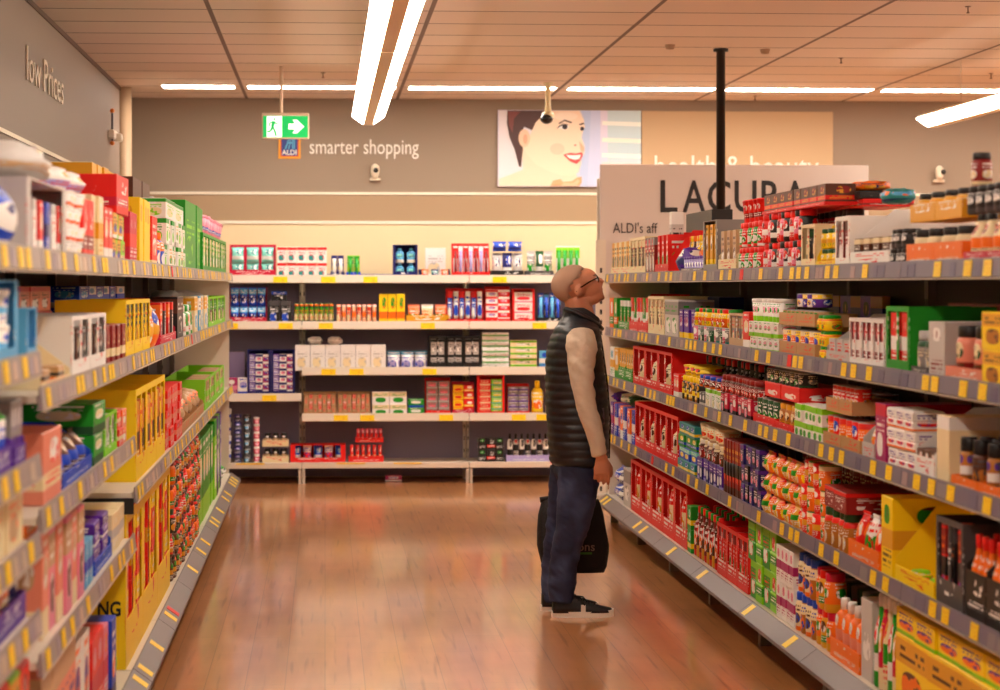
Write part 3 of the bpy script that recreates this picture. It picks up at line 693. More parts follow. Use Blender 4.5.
k.ell(Q(578, 345), (.10, .16, .09), 18, 10); k.ell(Q(577, 390), (.11, .13, .22), 18, 10); k.ell(Q(577, 450), (.095, .13, .14), 18, 10)
arm = [Q(582, 337, -.185), Q(583, 375, -.225), Q(589, 412, -.235), Q(596, 438, -.235), Q(600.5, 455, -.230), Q(601.5, 459, -.228)]
k.tube(arm, [.040, .036, .033, .030, .027, .027], 12)
arm2 = [Q(578, 337, .185), Q(576, 375, .235), Q(574, 412, .265), Q(574, 440, .27), Q(574, 462, .27), Q(574, 470, .27)]
k.tube(arm2, [.040, .036, .033, .030, .027, .027], 12)
def hand(w, y, curl, s):
    """hanging hand: palm and five fingers; s: the side (sign of y) the palm faces"""
    c0 = w + Vector((.004, 0, -.042))
    k.tube([w + Vector((0, 0, .012)), w + Vector((.002, 0, -.018)), w + Vector((.004, s*.002, -.05)), w + Vector((.004, s*.004, -.078))], [(.020, .026), (.019, .034), (.017, .041), (.013, .038)], 12, up=(0, 1, 0))
    for i, (fx, ln, r_) in enumerate(((.034, .068, .0088), (.012, .076, .0092), (-.011, .070, .0088), (-.032, .056, .0078))):
        b0 = w + Vector((fx + .002, s*.004, -.072)); a = curl + .12*i
        p1 = b0 + Vector((fx*.10, s*math.sin(a*.5), -math.cos(a*.5)))*ln*.42
        p2 = p1 + Vector((0, s*math.sin(a*1.4), -math.cos(a*1.4)))*ln*.34
        p3 = p2 + Vector((0, s*math.sin(a*2.3), -math.cos(a*2.3)))*ln*.26
        k.tube([b0 + Vector((0, 0, .030)), b0, p1, p2, p3], [r_*1.05, r_*1.05, r_, r_*.93, r_*.75], 8)
    t0 = w + Vector((.028, s*.006, -.022)); t1 = t0 + Vector((.020, s*.014, -.026)); t2 = t1 + Vector((.004, s*.012, -.028)); t3 = t2 + Vector((-.004, s*.006, -.020))
    k.tube([w + Vector((.010, s*.004, -.008)), t0, t1, t2, t3], [.016, .0135, .0112, .0098, .0075], 8)
hand(Q(601.5, 458, -.228), 0, .42, 1)
hand(Q(574, 470, .27), 0, 1.0, -1)
legn = [Q(579, 465, -.085), Q(577, 500, -.10), Q(572, 535, -.11), Q(564, 562, -.115), Q(561, 600, -.115)]
legf = [Q(571, 465, .085), Q(566, 500, .10), Q(562, 535, .10), Q(557, 562, .10), Q(553, 600, .10)]
for l in (legn, legf): k.tube(l, [.065, .060, .048, .042, .034], 12)
skin = mat('skin', 'C08062', .5)
body = remesh(k, 'body', skin, None, .0045, 4)
# --- hair: a close-cropped cap
hb = MB(); hb.ell(Q(571.8, 283.6), (.104, .0795, .091), 28, 18, rot=RX)
keep = MB(); cut_c = Q(586, 268)
hv = hb.v; 
hm = hb.mesh('hair', [mat('hair_grey', 'AE8C76', .85, bump=(260., .5))])
import bmesh
bm = bmesh.new(); bm.from_mesh(hm)
def bald(c):
    px_ = CX + F*math.tan(math.atan(c.x/c.y) - PHI); py_ = HY - (c.z-CAMZ)*F/(c.y*1.0045)
    return px_ > 583 + (275-py_)*.2 or py_ > 303 or (px_ > 573 and py_ > 286) or (px_ > 576 and py_ > 279) 
bmesh.ops.delete(bm, geom=[v for v in bm.verts if bald(v.co)], context='VERTS'); bm.to_mesh(hm); bm.free()
hair = link('hair', hm)
so = hair.modifiers.new('s', 'SOLIDIFY'); so.thickness = .006; so.offset = -1
# --- glasses
gb = MB()
for s in (-1, 1):
    c = Q(597, 278.6, s*.033); ring = [c + Vector((-.004*math.cos(a), s*.0 + .024*math.cos(a)*1, .017*math.sin(a))) + Vector((.006*math.sin(a)*-1, 0, 0)) for a in [2*PI*i/16 for i in range(17)]]
    gb.tube(ring, .0028, 6)
    gb.tube([c + Vector((0, s*.024, .004)), Q(591, 281, s*.072), Q(584, 285.5, s*.082), Q(578.5, 288.5, s*.086), Q(576.5, 292, s*.084)], .0030, 6)
gb.tube([Q(598, 278, -.010), Q(598.8, 277.6, 0), Q(598, 278, .010)], .0025, 6)
glasses = gb.build('glasses', mat('glasses_black', '1A1412', .25))
ey = MB(); ib = MB(); bw = MB()
for s in (-1, 1):
    c = Q(595.6, 279.4, s*.030); ey.ell(c, (.012, .013, .012), 12, 8)
    ib.ell(c + Vector((.0085, s*.002, .004)), (.005, .0065, .0065), 10, 6)
    bw.tube([Q(596.3, 275.6, s*.014), Q(595.6, 274.6, s*.034), Q(593.4, 275.6, s*.052)], [.003, .0042, .0025], 6)
eyes = ey.build('eyes', mat('eye_white', 'E0D4C8', .3)); iris = ib.build('irises', mat('iris_brown', '30201A', .25)); brows = bw.build('eyebrows', mat('brow_grey', '6E5A4C', .8))
# --- shirt: cream sleeves and neck band
sb_ = MB()
sb_.tube([Q(580, 334, -.165), Q(581.5, 345, -.20), Q(582, 362, -.222), Q(582, 382, -.232), Q(585.5, 402, -.238), Q(591, 423, -.238), Q(596.5, 442, -.234), Q(600, 455, -.230)],
        [(.060, .066), (.060, .076), (.056, .068), (.052, .056), (.050, .052), (.046, .047), (.040, .041), (.034, .036)], 18, up=(0, 1, 0))
sb_.tube([Q(578, 334, .165), Q(577, 362, .225), Q(575, 402, .262), Q(574, 440, .272), Q(574, 466, .270)], [.066, .062, .050, .042, .036], 16)
sb_.ell(Q(577, 350), (.12, .165, .10), 16, 10); sb_.ell(Q(577, 410), (.12, .155, .26), 16, 10)
def wr(co, n): return n*(.009*noise.noise(Vector((co.x*7, co.y*7, co.z*22+co.x*18))) + .0022*noise.noise(co*60))
shirt = remesh(sb_, 'shirt', mat('shirt_cream', 'CDBBA6', .85, bump=(400., .25)), None, .007, 4, wr)
# --- vest: quilted rings
prof = [(464, 551.5, 605.0, .178), (461, 550, 607.5, .186), (445, 548.2, 608.4, .190), (420, 546.8, 609, .190), (400, 545.6, 607.8, .190), (380, 545.2, 605.6, .193), (362, 545.8, 603.6, .200), (350, 547.2, 601.8, .205), (340, 549.8, 600.6, .203), (332, 553.0, 599.6, .188), (326, 556.5, 598.8, .160), (321, 559.5, 598.6, .125), (317, 561.8, 599.5, .098), (312, 563.0, 600.5, .090), (307, 563.6, 600.0, .088)]
def pf(py):
    for (a, *A_), (b_, *B_) in zip(prof, prof[1:]):
        if b_ <= py <= a:
            t = (a-py)/(a-b_); return [u+(v-u)*t for u, v in zip(A_, B_)]
    return prof[-1][1:]
rings = []; py = 464.; seam = 8.2
while py >= 307.2:
    bk, fr, hw = pf(py)
    ph = ((464-py) % seam)/seam; q = .0065*(abs(math.sin(PI*ph))**.6) if py > 322 else .003
    tilt = 0
    a, b_ = Q(bk, py).x, Q(fr, py).x; cx_, rx = (a+b_)/2, (b_-a)/2
    rg = []
    for i in range(44):
        an = 2*PI*i/44; cs, sn_ = math.cos(an), math.sin(an)
        e = .82
        wob = .005*noise.noise(Vector((cs*4, sn_*4, py*.16)))
        xx = math.copysign(abs(cs)**e, cs)*(rx-.006+q+wob); yy = math.copysign(abs(sn_)**e, sn_)*(hw-.006+q+wob)
        zz = CAMZ + (HY-py)*YP*1.0045/F
        front = max(0, cs)
        if py < 330: zz -= .055*front*(330-py)/22.          # the collar dips towards the front
        zz -= .012*max(0, cs) if py > 440 else 0
        rg.append((cx_+xx, YP+yy, zz))
    rings.append(rg); py -= 1.37
vb = MB(); vb.loft(rings, 0, False, True)
# inner side of the collar
inn = [[(sum(p[0] for p in rings[-1])/44 + (p[0]-sum(q_[0] for q_ in rings[-1])/44)*kx, YP + (p[1]-YP)*kx, p[2]-dz_) for p in rings[-1]] for kx, dz_ in ((1., 0.), (.90, -.002), (.86, .02), (.84, .05))]
vb.loft(inn, 0, False, True)
bot = [[(sum(p[0] for p in rings[0])/44 + (p[0]-sum(q_[0] for q_ in rings[0])/44)*kx, YP + (p[1]-YP)*kx, p[2]+dz_) for p in rings[0]] for kx, dz_ in ((.85, .02), (.97, -.004), (1., 0.))]
vb.loft(bot, 0, False, True)
vest = vb.build('vest', mat('vest_black', '14161F', .45, bump=(120., .12)))
# collar flaps
cf = MB()
for s in (-1, 1):
    cf.tube([Q(566, 309, s*.055), Q(575, 311.5, s*.084), Q(588, 318, s*.080), Q(598, 325, s*.050), Q(602.5, 329, s*.020)], [(.012, .022), (.013, .028), (.013, .028), (.013, .022), (.009, .010)], 12, up=(0, 0, 1))
collar = cf.build('collar', mat('vest_black', '14161F', .45))
zb = MB().tube([Q(600.5, 336, 0), Q(602.8, 350, 0), Q(606.8, 380, 0), Q(610.3, 420, 0), Q(609, 458, 0)], .005, 6).build('zip', mat('zip_black', '101014', .3))
pk = MB().tube([Q(603, 408, -.150), Q(603.5, 424, -.148)], [(.004, .006), (.004, .006)], 6).build('pocket_zip', mat('zip_grey', '5A5664', .3))
# --- jeans
jb = MB()
jb.ell(Q(575.5, 466), (.113, .165, .12), 18, 12)
jn = [Q(579.5, 468, -.080), Q(577.5, 495, -.095), Q(574.5, 517, -.105), Q(571.5, 532, -.110), Q(566.5, 548, -.113), Q(563, 565, -.115), Q(562, 585, -.115), Q(561.5, 602, -.115)]
jf = [Q(571, 468, .080), Q(568, 495, .09), Q(564.5, 517, .095), Q(561.5, 532, .095), Q(557.5, 548, .098), Q(555, 565, .10), Q(554, 585, .10), Q(554, 602, .10)]
rr_ = [(.094, .105), (.088, .098), (.078, .088), (.074, .080), (.066, .072), (.060, .068), (.058, .066), (.060, .062)]
jb.tube(jn, rr_, 18, up=(0, 1, 0)); jb.tube(jf, rr_, 18, up=(0, 1, 0))
def jw(co, n): return n*(.007*noise.noise(Vector((co.x*10+3, co.y*9, co.z*17))) + .004*noise.noise(Vector((co.x*26, co.y*20, co.z*48+co.x*30))))
jm = mat('jeans_denim', '262A44', .8, bump=(300., .3))
nt_ = jm.node_tree; tc_ = nt_.nodes.new('ShaderNodeTexCoord'); nn_ = nt_.nodes.new('ShaderNodeTexNoise'); nn_.inputs['Scale'].default_value = 6.; cr_ = nt_.nodes.new('ShaderNodeValToRGB')
cr_.color_ramp.elements[0].color = lin('1A2040'); cr_.color_ramp.elements[1].color = lin('46547C'); cr_.color_ramp.elements[0].position = .45; cr_.color_ramp.elements[1].position = .75
nt_.links.new(tc_.outputs['Object'], nn_.inputs['Vector']); nt_.links.new(nn_.outputs[0], cr_.inputs[0]); nt_.links.new(cr_.outputs[0], nt_.nodes['Principled BSDF'].inputs['Base Color'])
jeans = remesh(jb, 'jeans', jm, None, .007, 5, jw)
# --- shoes
def shoe(hx, tx, y):
    x0, x1 = Q(hx, 600).x, Q(tx, 600).x; L_ = x1-x0
    r = empty('shoe', (x0, YP+y, 0))
    def foot(z0, z1, g, name, mt, n=22):
        b_ = MB(); lo, hi = [], []
        for i in range(n):
            a = 2*PI*i/n; u = .5 - .5*math.cos(a); wd = (.036 + .012*math.sin(PI*min(1, u*1.1)**1.5))*math.sin(a)
            wd = math.copysign(abs(math.sin(a))**.55, math.sin(a))*(.034+.013*u)
            lo.append((L_*u*(1) + g*(u-.5)*2, wd+math.copysign(g, wd), z0)); hi.append((L_*u + g*(u-.5)*2, wd+math.copysign(g, wd), z1+(.010*max(0, u-.8)/.2)))
        b_.loft([lo, hi], 0, True, False); return recalc(b_.build(name, mt, r))
    foot(.0, .028, .004, 'sole', mat('sole_white', 'F0E8DC', .6))
    u = MB(); rg = []
    for u_, w_, h_ in ((.01, .030, .085), (.06, .036, .098), (.2, .038, .104), (.34, .040, .102), (.46, .042, .086), (.6, .045, .070), (.75, .047, .056), (.88, .043, .048), (.96, .032, .042), (.995, .015, .034)):
        rg.append([(L_*u_, w_*math.copysign(abs(math.cos(a))**.7, math.cos(a)), .022 + (h_-.022)*max(0., math.sin(a))**.75) for a in [PI*i/12 for i in range(13)]])
    u.loft(rg, 0, True, True); recalc(u.build('upper', mat('shoe_black', '16141A', .6), r))
    lc = MB()
    for q in range(4): 
        x_ = L_*(.42+.085*q); z_ = .094-.0105*q; lc.tube([(x_, -.030, z_-.012), (x_+.004, -.012, z_+.004), (x_, .012, z_+.004), (x_+.004, .030, z_-.012)], .0035, 6)
    lc.tube([(L_*.40, -.01, .10), (L_*.46, -.035, .092), (L_*.52, -.048, .06)], .0035, 6); lc.tube([(L_*.40, .0, .10), (L_*.5, -.03, .10), (L_*.56, -.045, .075)], .0035, 6)
    lc.build('laces', mat('lace_black', '0C0C10', .7), r)
    MB().box(L_*.46, L_*.535, -.0465, -.043, .028, .062).build('stripe', mat('sole_white', 'F0E8DC', .6), r)
    return r
s1 = shoe(549.5, 610, -.118); s2 = shoe(543, 600, .10)
for o in (eyes, iris, brows, body, hair, glasses, shirt, vest, collar, zb, pk, jeans, s1, s2):
    o.parent = man; fin(o, man)
# --- the bag
bx = Q(572, 535, .30)
bg = empty('shopping_bag', (bx.x, YP+.27, 0)); tag(bg, 'black cloth shopping bag held behind the man\'s legs', 'bag')
b_ = MB()
def bq(px, py): 
    Y = YP+.27; return (Y*T(px)-bx.x, CAMZ+(HY-py)*depth(Y*T(px), Y)/F)
out = []
for (pl_, pr_, py_, th) in ((546, 604, 572, .060), (542, 606.5, 566, .075), (538.5, 608.5, 552, .080), (537, 609, 545, .080), (537, 606, 530, .070), (538, 603.5, 515, .055), (541, 600, 503, .035), (543, 598.5, 499.5, .018)):
    (xl, zz), (xr, _) = bq(pl_, py_), bq(pr_, py_); rg = []
    for i in range(24):
        a = 2*PI*i/24; c_, s_ = math.cos(a), math.sin(a); cc_ = math.copysign(abs(c_)**.45, c_); ss_ = math.copysign(abs(s_)**.6, s_)
        w_ = noise.noise(Vector((a*1.5, zz*14, 2)))*.006
        rg.append(((xl+xr)/2 + (xr-xl)/2*cc_, ss_*th + w_, zz))
    out.append(rg)
b_.loft(out, 0, True, True); b_.build('bag_body', mat('bag_black', '131014', .75, bump=(60., .5)), bg)
(hx0, hz0), (hx1, hz1) = bq(546, 500), bq(592, 500); hx, hz = bq(573, 484)
for s in (-1, 1):
    MB().tube([(hx0+.02, s*.02, hz0-.02), (hx0+.035, s*.016, hz0+.03), (hx-.02, s*.006, hz+.0), (hx+.02, s*.006, hz+.0), (hx1-.02, s*.016, hz1+.03), (hx1-.01, s*.02, hz1-.02)], [(.004, .012)]*6, 8, up=(0, 1, 0)).build('handle', mat('bag_black', '131014', .75), bg)
(rx0, rz0), (rx1, rz1) = bq(540, 500), bq(556, 497.5)
MB().tube([(rx0, 0, rz0), (rx1, 0, rz1)], .014, 10).build('rolled_edge', mat('bag_black', '131014', .75), bg)
(tx, tz) = bq(575.5, 549)
t_ = text_mesh('ons', .062, mat('bag_print', '8A7A70', .7), 'print_lettering', bg, .0006, 'LEFT', (tx, -.0835, tz), bold=.0005)
(ux, uz), (ux1, _) = bq(576, 552.5), bq(590, 552.5)
MB().box(ux, ux1, -.084, -.0815, uz, uz+.010).build('print_underline', mat('bag_green', '3A7A28', .7), bg)
# ================================================================== camera, world, render look
cam = bpy.data.cameras.new('camera'); co = bpy.data.objects.new('camera', cam); COL.objects.link(co)
co.location = (0, 0, CAMZ); co.rotation_euler = (PI/2, 0, -PHI)
cam.sensor_width = 36; cam.lens = F*.036; cam.shift_x = (500-CX)/1000; cam.shift_y = -(345-HY)/1000
cam.clip_end = 100; cam.clip_start = .1
cam.dof.use_dof = True; cam.dof.focus_distance = 11.3; cam.dof.aperture_fstop = 3.6
bpy.context.scene.camera = co
w = bpy.data.worlds.new('world'); bpy.context.scene.world = w; w.use_nodes = True
w.node_tree.nodes['Background'].inputs[0].default_value = (.9, .7, .5, 1); w.node_tree.nodes['Background'].inputs[1].default_value = .3
sc = bpy.context.scene
sc.view_settings.view_transform = 'Standard'; sc.view_settings.look = 'None'; sc.view_settings.gamma = 1; sc.view_settings.exposure = EXPO; sc.view_settings.use_curve_mapping = False
sc.cycles.use_denoising = True; sc.cycles.max_bounces = 6; sc.cycles.diffuse_bounces = 4; sc.cycles.glossy_bounces = 3
#print('COUNTS', sum(COUNT.values()), len(bpy.data.objects), COUNT)
# run the man faces: bays from the far end (y 15.42) towards the camera
yb = [15.42 - 1.33*i for i in range(9)]
for i in range(8):
    bay('R', yb[i], yb[i+1], RZ['R'][1:], [.46], 'cream metal shelving bay facing the man, %s from the far end' % ORD[i] if i else 'cream metal shelving bay at the far end of the run the man faces', ntag=(4, 7), topz=1.70, ends=(1, 0) if i == 0 else (0, 0), tagw=.08, grp=None)
# side wall run
ylf = [17.3 - 1.263*i for i in range(8)]
for i in range(7):
    bay('L', ylf[i], ylf[i+1], LF[1:], [.46], 'four-level shelving bay along the side wall, %s from its far end' % ORD[i] if i else 'four-level shelving bay at the far end of the side-wall run', ntag=(4, 6), topz=1.68, tagw=.08, ends=(0, 1) if i == 0 else (0, 0))
bb = bpy.data.objects['shelving_bay.014']
ec = MB().box(-.6365, -.632, .0, .34, .84-.078, .84-.018); ec.box(-.6375, -.6365, .10, .135, .785, .808, 1); ec.build('shelf_end', [M('black'), M('gold')], bb)
for i in range(2):
    bay('L', 8.455-1.395*i, 8.455-1.395*(i+1), LM[1:], [.46], 'five-level side-wall shelving bay %s' % ('with the stacked green cartons' if i == 0 else 'behind the white slotted boxes'), ntag=(4, 6), topz=1.68, tagw=.08)
bay('L', 5.66, 4.30, LN[1:], [.46], 'side-wall shelving bay at the near end with many narrow levels', ntag=(3, 5), topz=1.68, tagw=.08)
# dark upright end where the long low shelf level changes
# back wall run
xb = [-1.546, -.188, 1.17, 2.528, 3.886]
bay('B', xb[0], xb[1], [1.660, 1.285, .702, .170], [.45], 'back-wall shelving bay in the corner by the side-wall run', tagw=.115, ntag=(2, 4), topz=1.70)
bay('B', xb[1], xb[2], RZ['B'][1:], [.45], 'back-wall shelving bay with the white boxes and red lighter display', tagw=.115, ntag=(3, 4), topz=1.70)
bay('B', xb[2], xb[3], RZ['B'][1:], [.45], 'back-wall shelving bay behind the man', tagw=.115, ntag=(3, 4), topz=1.70)
# ================================================================== the run the man faces
A1, A2, A3, A4, A5 = ('top shelf the man faces', 'second shelf the man faces', 'middle shelf the man faces', 'fourth shelf the man faces', 'bottom shelf the man faces')
z = RZ['R'][1]
C('R', z, 604, 630, 239, 'book', .1, [('cream', 'cream/dgreen/tan/dgreen'), ('olive', 'gold/cream/dgreen/brown')], 'slim {c} packet at the far end, '+A1, 'packet', d=.16, case=('cut', 'cream', .42, 4, .25, 'cream cut-front display case at the far end, '+A1))
C('R', z, 630, 645, 237, 'book', .1, [('brown', 'brown/cream/dgreen/cream')], 'brown and cream packet before the maroon ones, '+A1, 'packet', d=.16, case=('slot', 'cream', .45, 3, .25, 'cream slotted case of brown packets, '+A1))
C('R', z, 645, 655, 238, 'book', .06, [('maroon', 'dred/grey/white/cream'), ('grey', 'dgrey/crimson/lgrey/white')], '{c} upright packet between cream and red cases, '+A1, 'packet', d=.18)
C('R', z, 655, 668, 231, 'book', .07, [('red', 'red/white/green/white')], 'red packet in a red cut-front case, '+A1, 'packet', d=.16, case=('cut', 'red', .42, 3, .25, 'red cut-front case beside the maroon packets, '+A1))
zt = C('R', z, 672, 681, 247, 'bag', .22, [('purple', 'purple/navy/white/navy')], 'crumpled purple bag by the red case, '+A1, 'bag', d=.25)
C('R', z, 681, 702, 254, 'tub', .075, [('mauve', 'lilac/purple/white/purple', 'purple')], 'small mauve tub in a grey tray, '+A1, 'tub', d=.075, case=('tray', 'grey', .32, 4, .3, 'low grey tray of mauve tubs, '+A1))
C('R', z, 683, 702, 236, 'bottle', .06, [('orange', 'orange/yellow/red/white', 'yellow'), ('brown', 'brown/orange/cream/white', 'orange')], '{c} little bottle behind the mauve tubs, '+A1, 'bottle', off=.14, d=.06)
C('R', z, 686, 712, 212, 'carton', 1.4, [('black', 'black/black/black/black')], 'tall black display stand behind the little bottles, '+A1, 'display stand', off=.30, d=.12, name='display_stand')
C('R', z, 669, 671, 212, 'carton', .3, [('grey', 'lgrey/white/grey/black')], 'narrow tall grey card frame by the black stand, '+A1, 'card frame', d=.07, name='card_frame', off=.06)
C('R', z, 703, 717, 221, 'book', .08, [('yellow', 'gold/yellow/white/brown')], 'yellow packet inside the tall grey case, '+A1, 'packet', d=.16, case=('frame', 'grey', .40, 3, .18, 'tall grey case under the black pole, '+A1, .26, 1, .95))
C('R', z, 718, 736, 226, 'book', .09, [('beige', 'tan/cream/white/brown')], 'beige packet in the pale yellow case, '+A1, 'packet', d=.12, case=('cut', 'F0D890' if 0 else 'cream', .34, 3, .3, 'pale yellow cut-front case under the black pole, '+A1))
zj = C('R', z, 737, 760, 222, 'jar', .09, [('red', 'red/white/green/white', 'red'), ('green', 'green/red/white/white', 'red')], '{c} label jar with red lid stacked before the brown boxes, '+A1, 'jar', n=2, d=.09)
C('R', zj, 740, 758, 200, 'cup', .08, [('red', 'red/dred/red/white', 'red')], 'pointed red cracker standing on stacked jars, '+A1, 'cracker', d=.08, name='cracker', off=.05)
zt = C('R', z, 762, 800, 212, 'jar', .082, [('black', 'black/white/red/white', 'red'), ('pink', 'pink/red/white/red', 'black'), ('red', 'red/white/dred/white', 'red')], '{c} preserve jar under the red tray, '+A1, 'jar', n=2, d=.082)
C('R', zt, 762, 824, 187, 'carton', .22, [('brown', 'brown/red/dred/gold')], 'tall brown box standing in the high red tray, '+A1, 'box', d=.12, case=('tray', 'red', .62, 4, .14, 'long shallow red tray topping the jars, '+A1))
zc = C('R', z, 803, 848, 212, 'jar', .082, [('crimson', 'crimson/white/pink/white', 'black')], 'crimson jar behind the yellow trays, '+A1, 'jar', n=2, d=.08, off=.16)
C('R', z, 801, 815, 224, 'jar', .07, [('black', 'black/gold/cream/cream', 'dgreen')], 'dark jar with green lid in the cream slotted case, '+A1, 'jar', d=.07, case=('slot', 'cream', .22, 2, .25, 'cream slotted case of dark jars, '+A1, .12))
C('R', z, 816, 834, 224, 'jar', .07, [('yellow', 'yellow/gold/cream/dgreen', 'dgreen')], 'yellow jar in the yellow slotted case, '+A1, 'jar', d=.07, n=2, case=('cut', 'yellow', .3, 3, .2, 'yellow cut-front case of yellow jars, '+A1, .12))
C('R', z, 835, 849, 216, 'book', .08, [('maroon', 'dred/brown/white/white')], 'maroon packet in the white slotted case, '+A1, 'packet', d=.13, case=('slot', 'white', .27, 2, .22, 'white slotted case of maroon packets, '+A1, .2))
zw = C('R', z, 850, 889, 206, 'bar', .09, [('maroon', 'brown/cream/red/white')], 'brown bar inside the wide white case, '+A1, 'bar', d=.1, h=.14, case=('cut', 'white', .46, 4, .28, 'wide white cut-front case with brown inside, '+A1, .30, 1, .5))
C('R', z, 889, 905, 229, 'jar', .07, [('black', 'black/dgrey/lgrey/white', 'black')], 'small black jar beside the honey trays, '+A1, 'jar', n=2, d=.07)
zt = C('R', z, 906, 962, 223, 'jar', .078, [('honey', 'cream/cream/gold/amber', 'black')], 'cream jar with dark lid in the lower orange sleeve, '+A1, 'jar', d=.078, case=('tray', 'orange', .27, 2, .55, 'lower orange sleeve of cream jars, '+A1, .17), rows=2)
C('R', zt+.003, 910, 962, 187, 'jar', .078, [('honey', 'cream/gold/cream/amber', 'black')], 'cream jar with dark lid in the upper orange sleeve, '+A1, 'jar', d=.078, case=('tray', 'gold', .27, 2, .55, 'upper orange sleeve of cream jars, '+A1, .17), rows=2)
zt = C('R', z, 963, 1008, 206, 'bottle', .07, [('amber', 'cream/orange/salmon/brown', 'black')], 'amber bottle with black cap in the maroon tray, '+A1, 'bottle', d=.07, case=('tray', 'crimson', .3, 2, .24, 'maroon tray of amber bottles at the near end, '+A1, .17), rows=2)
zt = C('R', zt-.025, 962, 1008, 184, 'jar', .08, [('black', 'black/dgrey/lgrey/white', 'black')], 'short black jar standing above the amber bottles, '+A1, 'jar', d=.08)
C('R', zt, 967, 973, 153, 'jar', .066, [('red', 'dred/cream/cream/white', 'black')], 'red jar with black lid topping the whole display, '+A1, 'jar', d=.085)
C('R', zt, 996, 1003, 160, 'jar', .07, [('white', 'cream/red/green/white', 'red')], 'pale jar with red lid near the topmost red jar, '+A1, 'jar', d=.085)
zr = C('R', zc, 836, 862, 201, 'carton', .8, [('red', 'red/dred/red/white')], 'flat red carton above the crimson jars, '+A1, 'box', d=.2, off=.16)
zr = C('R', zr, 836, 862, 193, 'carton', .8, [('black', 'black/black/black/dgrey')], 'flat black tray on the flat red carton, '+A1, 'tray', d=.2, off=.16, name='cardboard_tray')
C('R', zr, 838, 856, 181, 'bag', .5, [('orange', 'orange/navy/gold/navy')], 'orange and blue snack bag lying on the black tray, '+A1, 'bag', d=.17, off=.16, name='snack_bag')
C('R', zw, 875, 889, 188, 'bag', .3, [('blue', 'teal/navy/sky/orange')], 'blue and orange snack bag lying on the white case, '+A1, 'bag', d=.13, off=.06, name='snack_bag')
# ---- second shelf
z = RZ['R'][2]; mz = 9.
C('R', z, 604, 617, 298, 'carton', .16, [('green', 'green/orange/cream/white'), ('orange', 'orange/green/white/white')], 'tall {c} biscuit box at the far end, '+A2, 'box', d=.1)
C('R', z, 618, 629, 297, 'book', .08, [('green', 'green/white/red/cream')], 'white and green packet in a green case, '+A2, 'packet', d=.15, case=('cut', 'green', .40, 3, .3, 'green cut-front case near the far end, '+A2))
C('R', z, 629, 647, 294, 'book', .08, [('red', 'red/white/dred/white'), ('green', 'green/white/red/white')], '{c} packet in the red gift cases, '+A2, 'packet', d=.15, case=('cut', 'red', .42, 3, .3, 'red cut-front gift case near the far end, '+A2))
C('R', z, 648, 664, 296, 'book', .08, [('cream', 'cream/tan/brown/brown')], 'cream packet in a slotted cream case, '+A2, 'packet', d=.15, case=('slot', 'cream', .36, 3, .3, 'tall cream slotted case, '+A2))
C('R', z, 665, 679, 300, 'carton', .2, [('grey', 'lgrey/grey/white/green')], 'plain grey upright carton beside the cream cases, '+A2, 'carton', d=.2)
C('R', z, 680, 718, 297, 'carton', .4, [('navy', 'navy/navy/blue/navy')], 'big navy carton behind the jars, '+A2, 'carton', d=.15, off=.28)
C('R', z, 680, 694, 310, 'carton', .11, [('purple', 'purple/yellow/magenta/white')], 'purple carton with yellow print, '+A2, 'carton', d=.1, n=1)
zt = C('R', z, 694, 728, 327, 'can', .085, [('teal', 'grey/teal/white/white'), ('pink', 'pink/crimson/white/white'), ('dark green', 'dgreen/grey/cream/white')], '{c} tin under the yellow jars, '+A2, 'tin', d=.085)
C('R', zt, 694, 728, 309, 'jar', .085, [('yellow', 'yellow/orange/cream/green', 'green'), ('orange', 'orange/yellow/red/white', 'red')], '{c} jar stacked on the coloured tins, '+A2, 'jar', d=.085)
C('R', z, 729, 744, 313, 'book', .08, [('beige', 'grey/tan/cream/red')], 'beige packet in a grey slotted case, '+A2, 'packet', d=.16, case=('slot', 'tan', .34, 3, .3, 'beige slotted case with corrugated side, '+A2))
C('R', z, 744, 750, 312, 'carton', .12, [('red', 'red/white/cream/white')], 'narrow red and white carton, '+A2, 'carton', d=.16)
zt = C('R', z, 750, 778, 322, 'carton', .105, [('white', 'white/lime/pink/green')], 'white carton with lime corner in two layers, '+A2, 'carton', n=2, d=.1)
C('R', zt, 750, 778, 299, 'tub', .1, [('white', 'white/lime/pink/green', 'white')], 'white tub with green print above the lime cartons, '+A2, 'tub', d=.1)
zt = C('R', z, 779, 815, 327, 'can', .08, [('yellow', 'yellow/gold/blue/purple'), ('amber', 'orange/cream/purple/white')], '{c} tin in the lower kraft tray, '+A2, 'tin', d=.08, case=('tray', 'kraft', .33, 4, .5, 'lower kraft tray of yellow tins, '+A2, .17))
zt = C('R', zt, 779, 815, 308, 'can', .08, [('kraft', 'kraft/cream/green/brown')], 'tan tin in the upper kraft tray, '+A2, 'tin', d=.08, case=('tray', 'kraft', .33, 4, .7, 'upper kraft tray stacked on the yellow tins, '+A2, .17))
C('R', zt, 795, 815, 294, 'can', .08, [('purple', 'purple/yellow/blue/white'), ('white', 'white/purple/yellow/purple')], '{c} tin topping the kraft trays, '+A2, 'tin', d=.08, maxz=mz)
C('R', z, 816, 826, 315, 'jar', .08, [('yellow', 'yellow/orange/green/red', 'green')], 'yellow jar with green lid stacked in three, '+A2, 'jar', n=3, d=.08)
C('R', z, 826, 849, 314, 'book', .1, [('grey', 'lgrey/white/dred/red')], 'grey packet in the angled grey case, '+A2, 'packet', d=.15, h=.1, case=('cut', 'lgrey', .37, 3, .26, 'pale grey cut-front case with sloped side, '+A2, .34, 1, .5))
C('R', z, 849, 884, 318, 'book', .08, [('dark red', 'dred/white/crimson/white')], 'dark red packet seen through white slots, '+A2, 'packet', d=.15, case=('slot', 'white', .21, 2, .2, 'white slotted case of dark red packets, '+A2, .28))
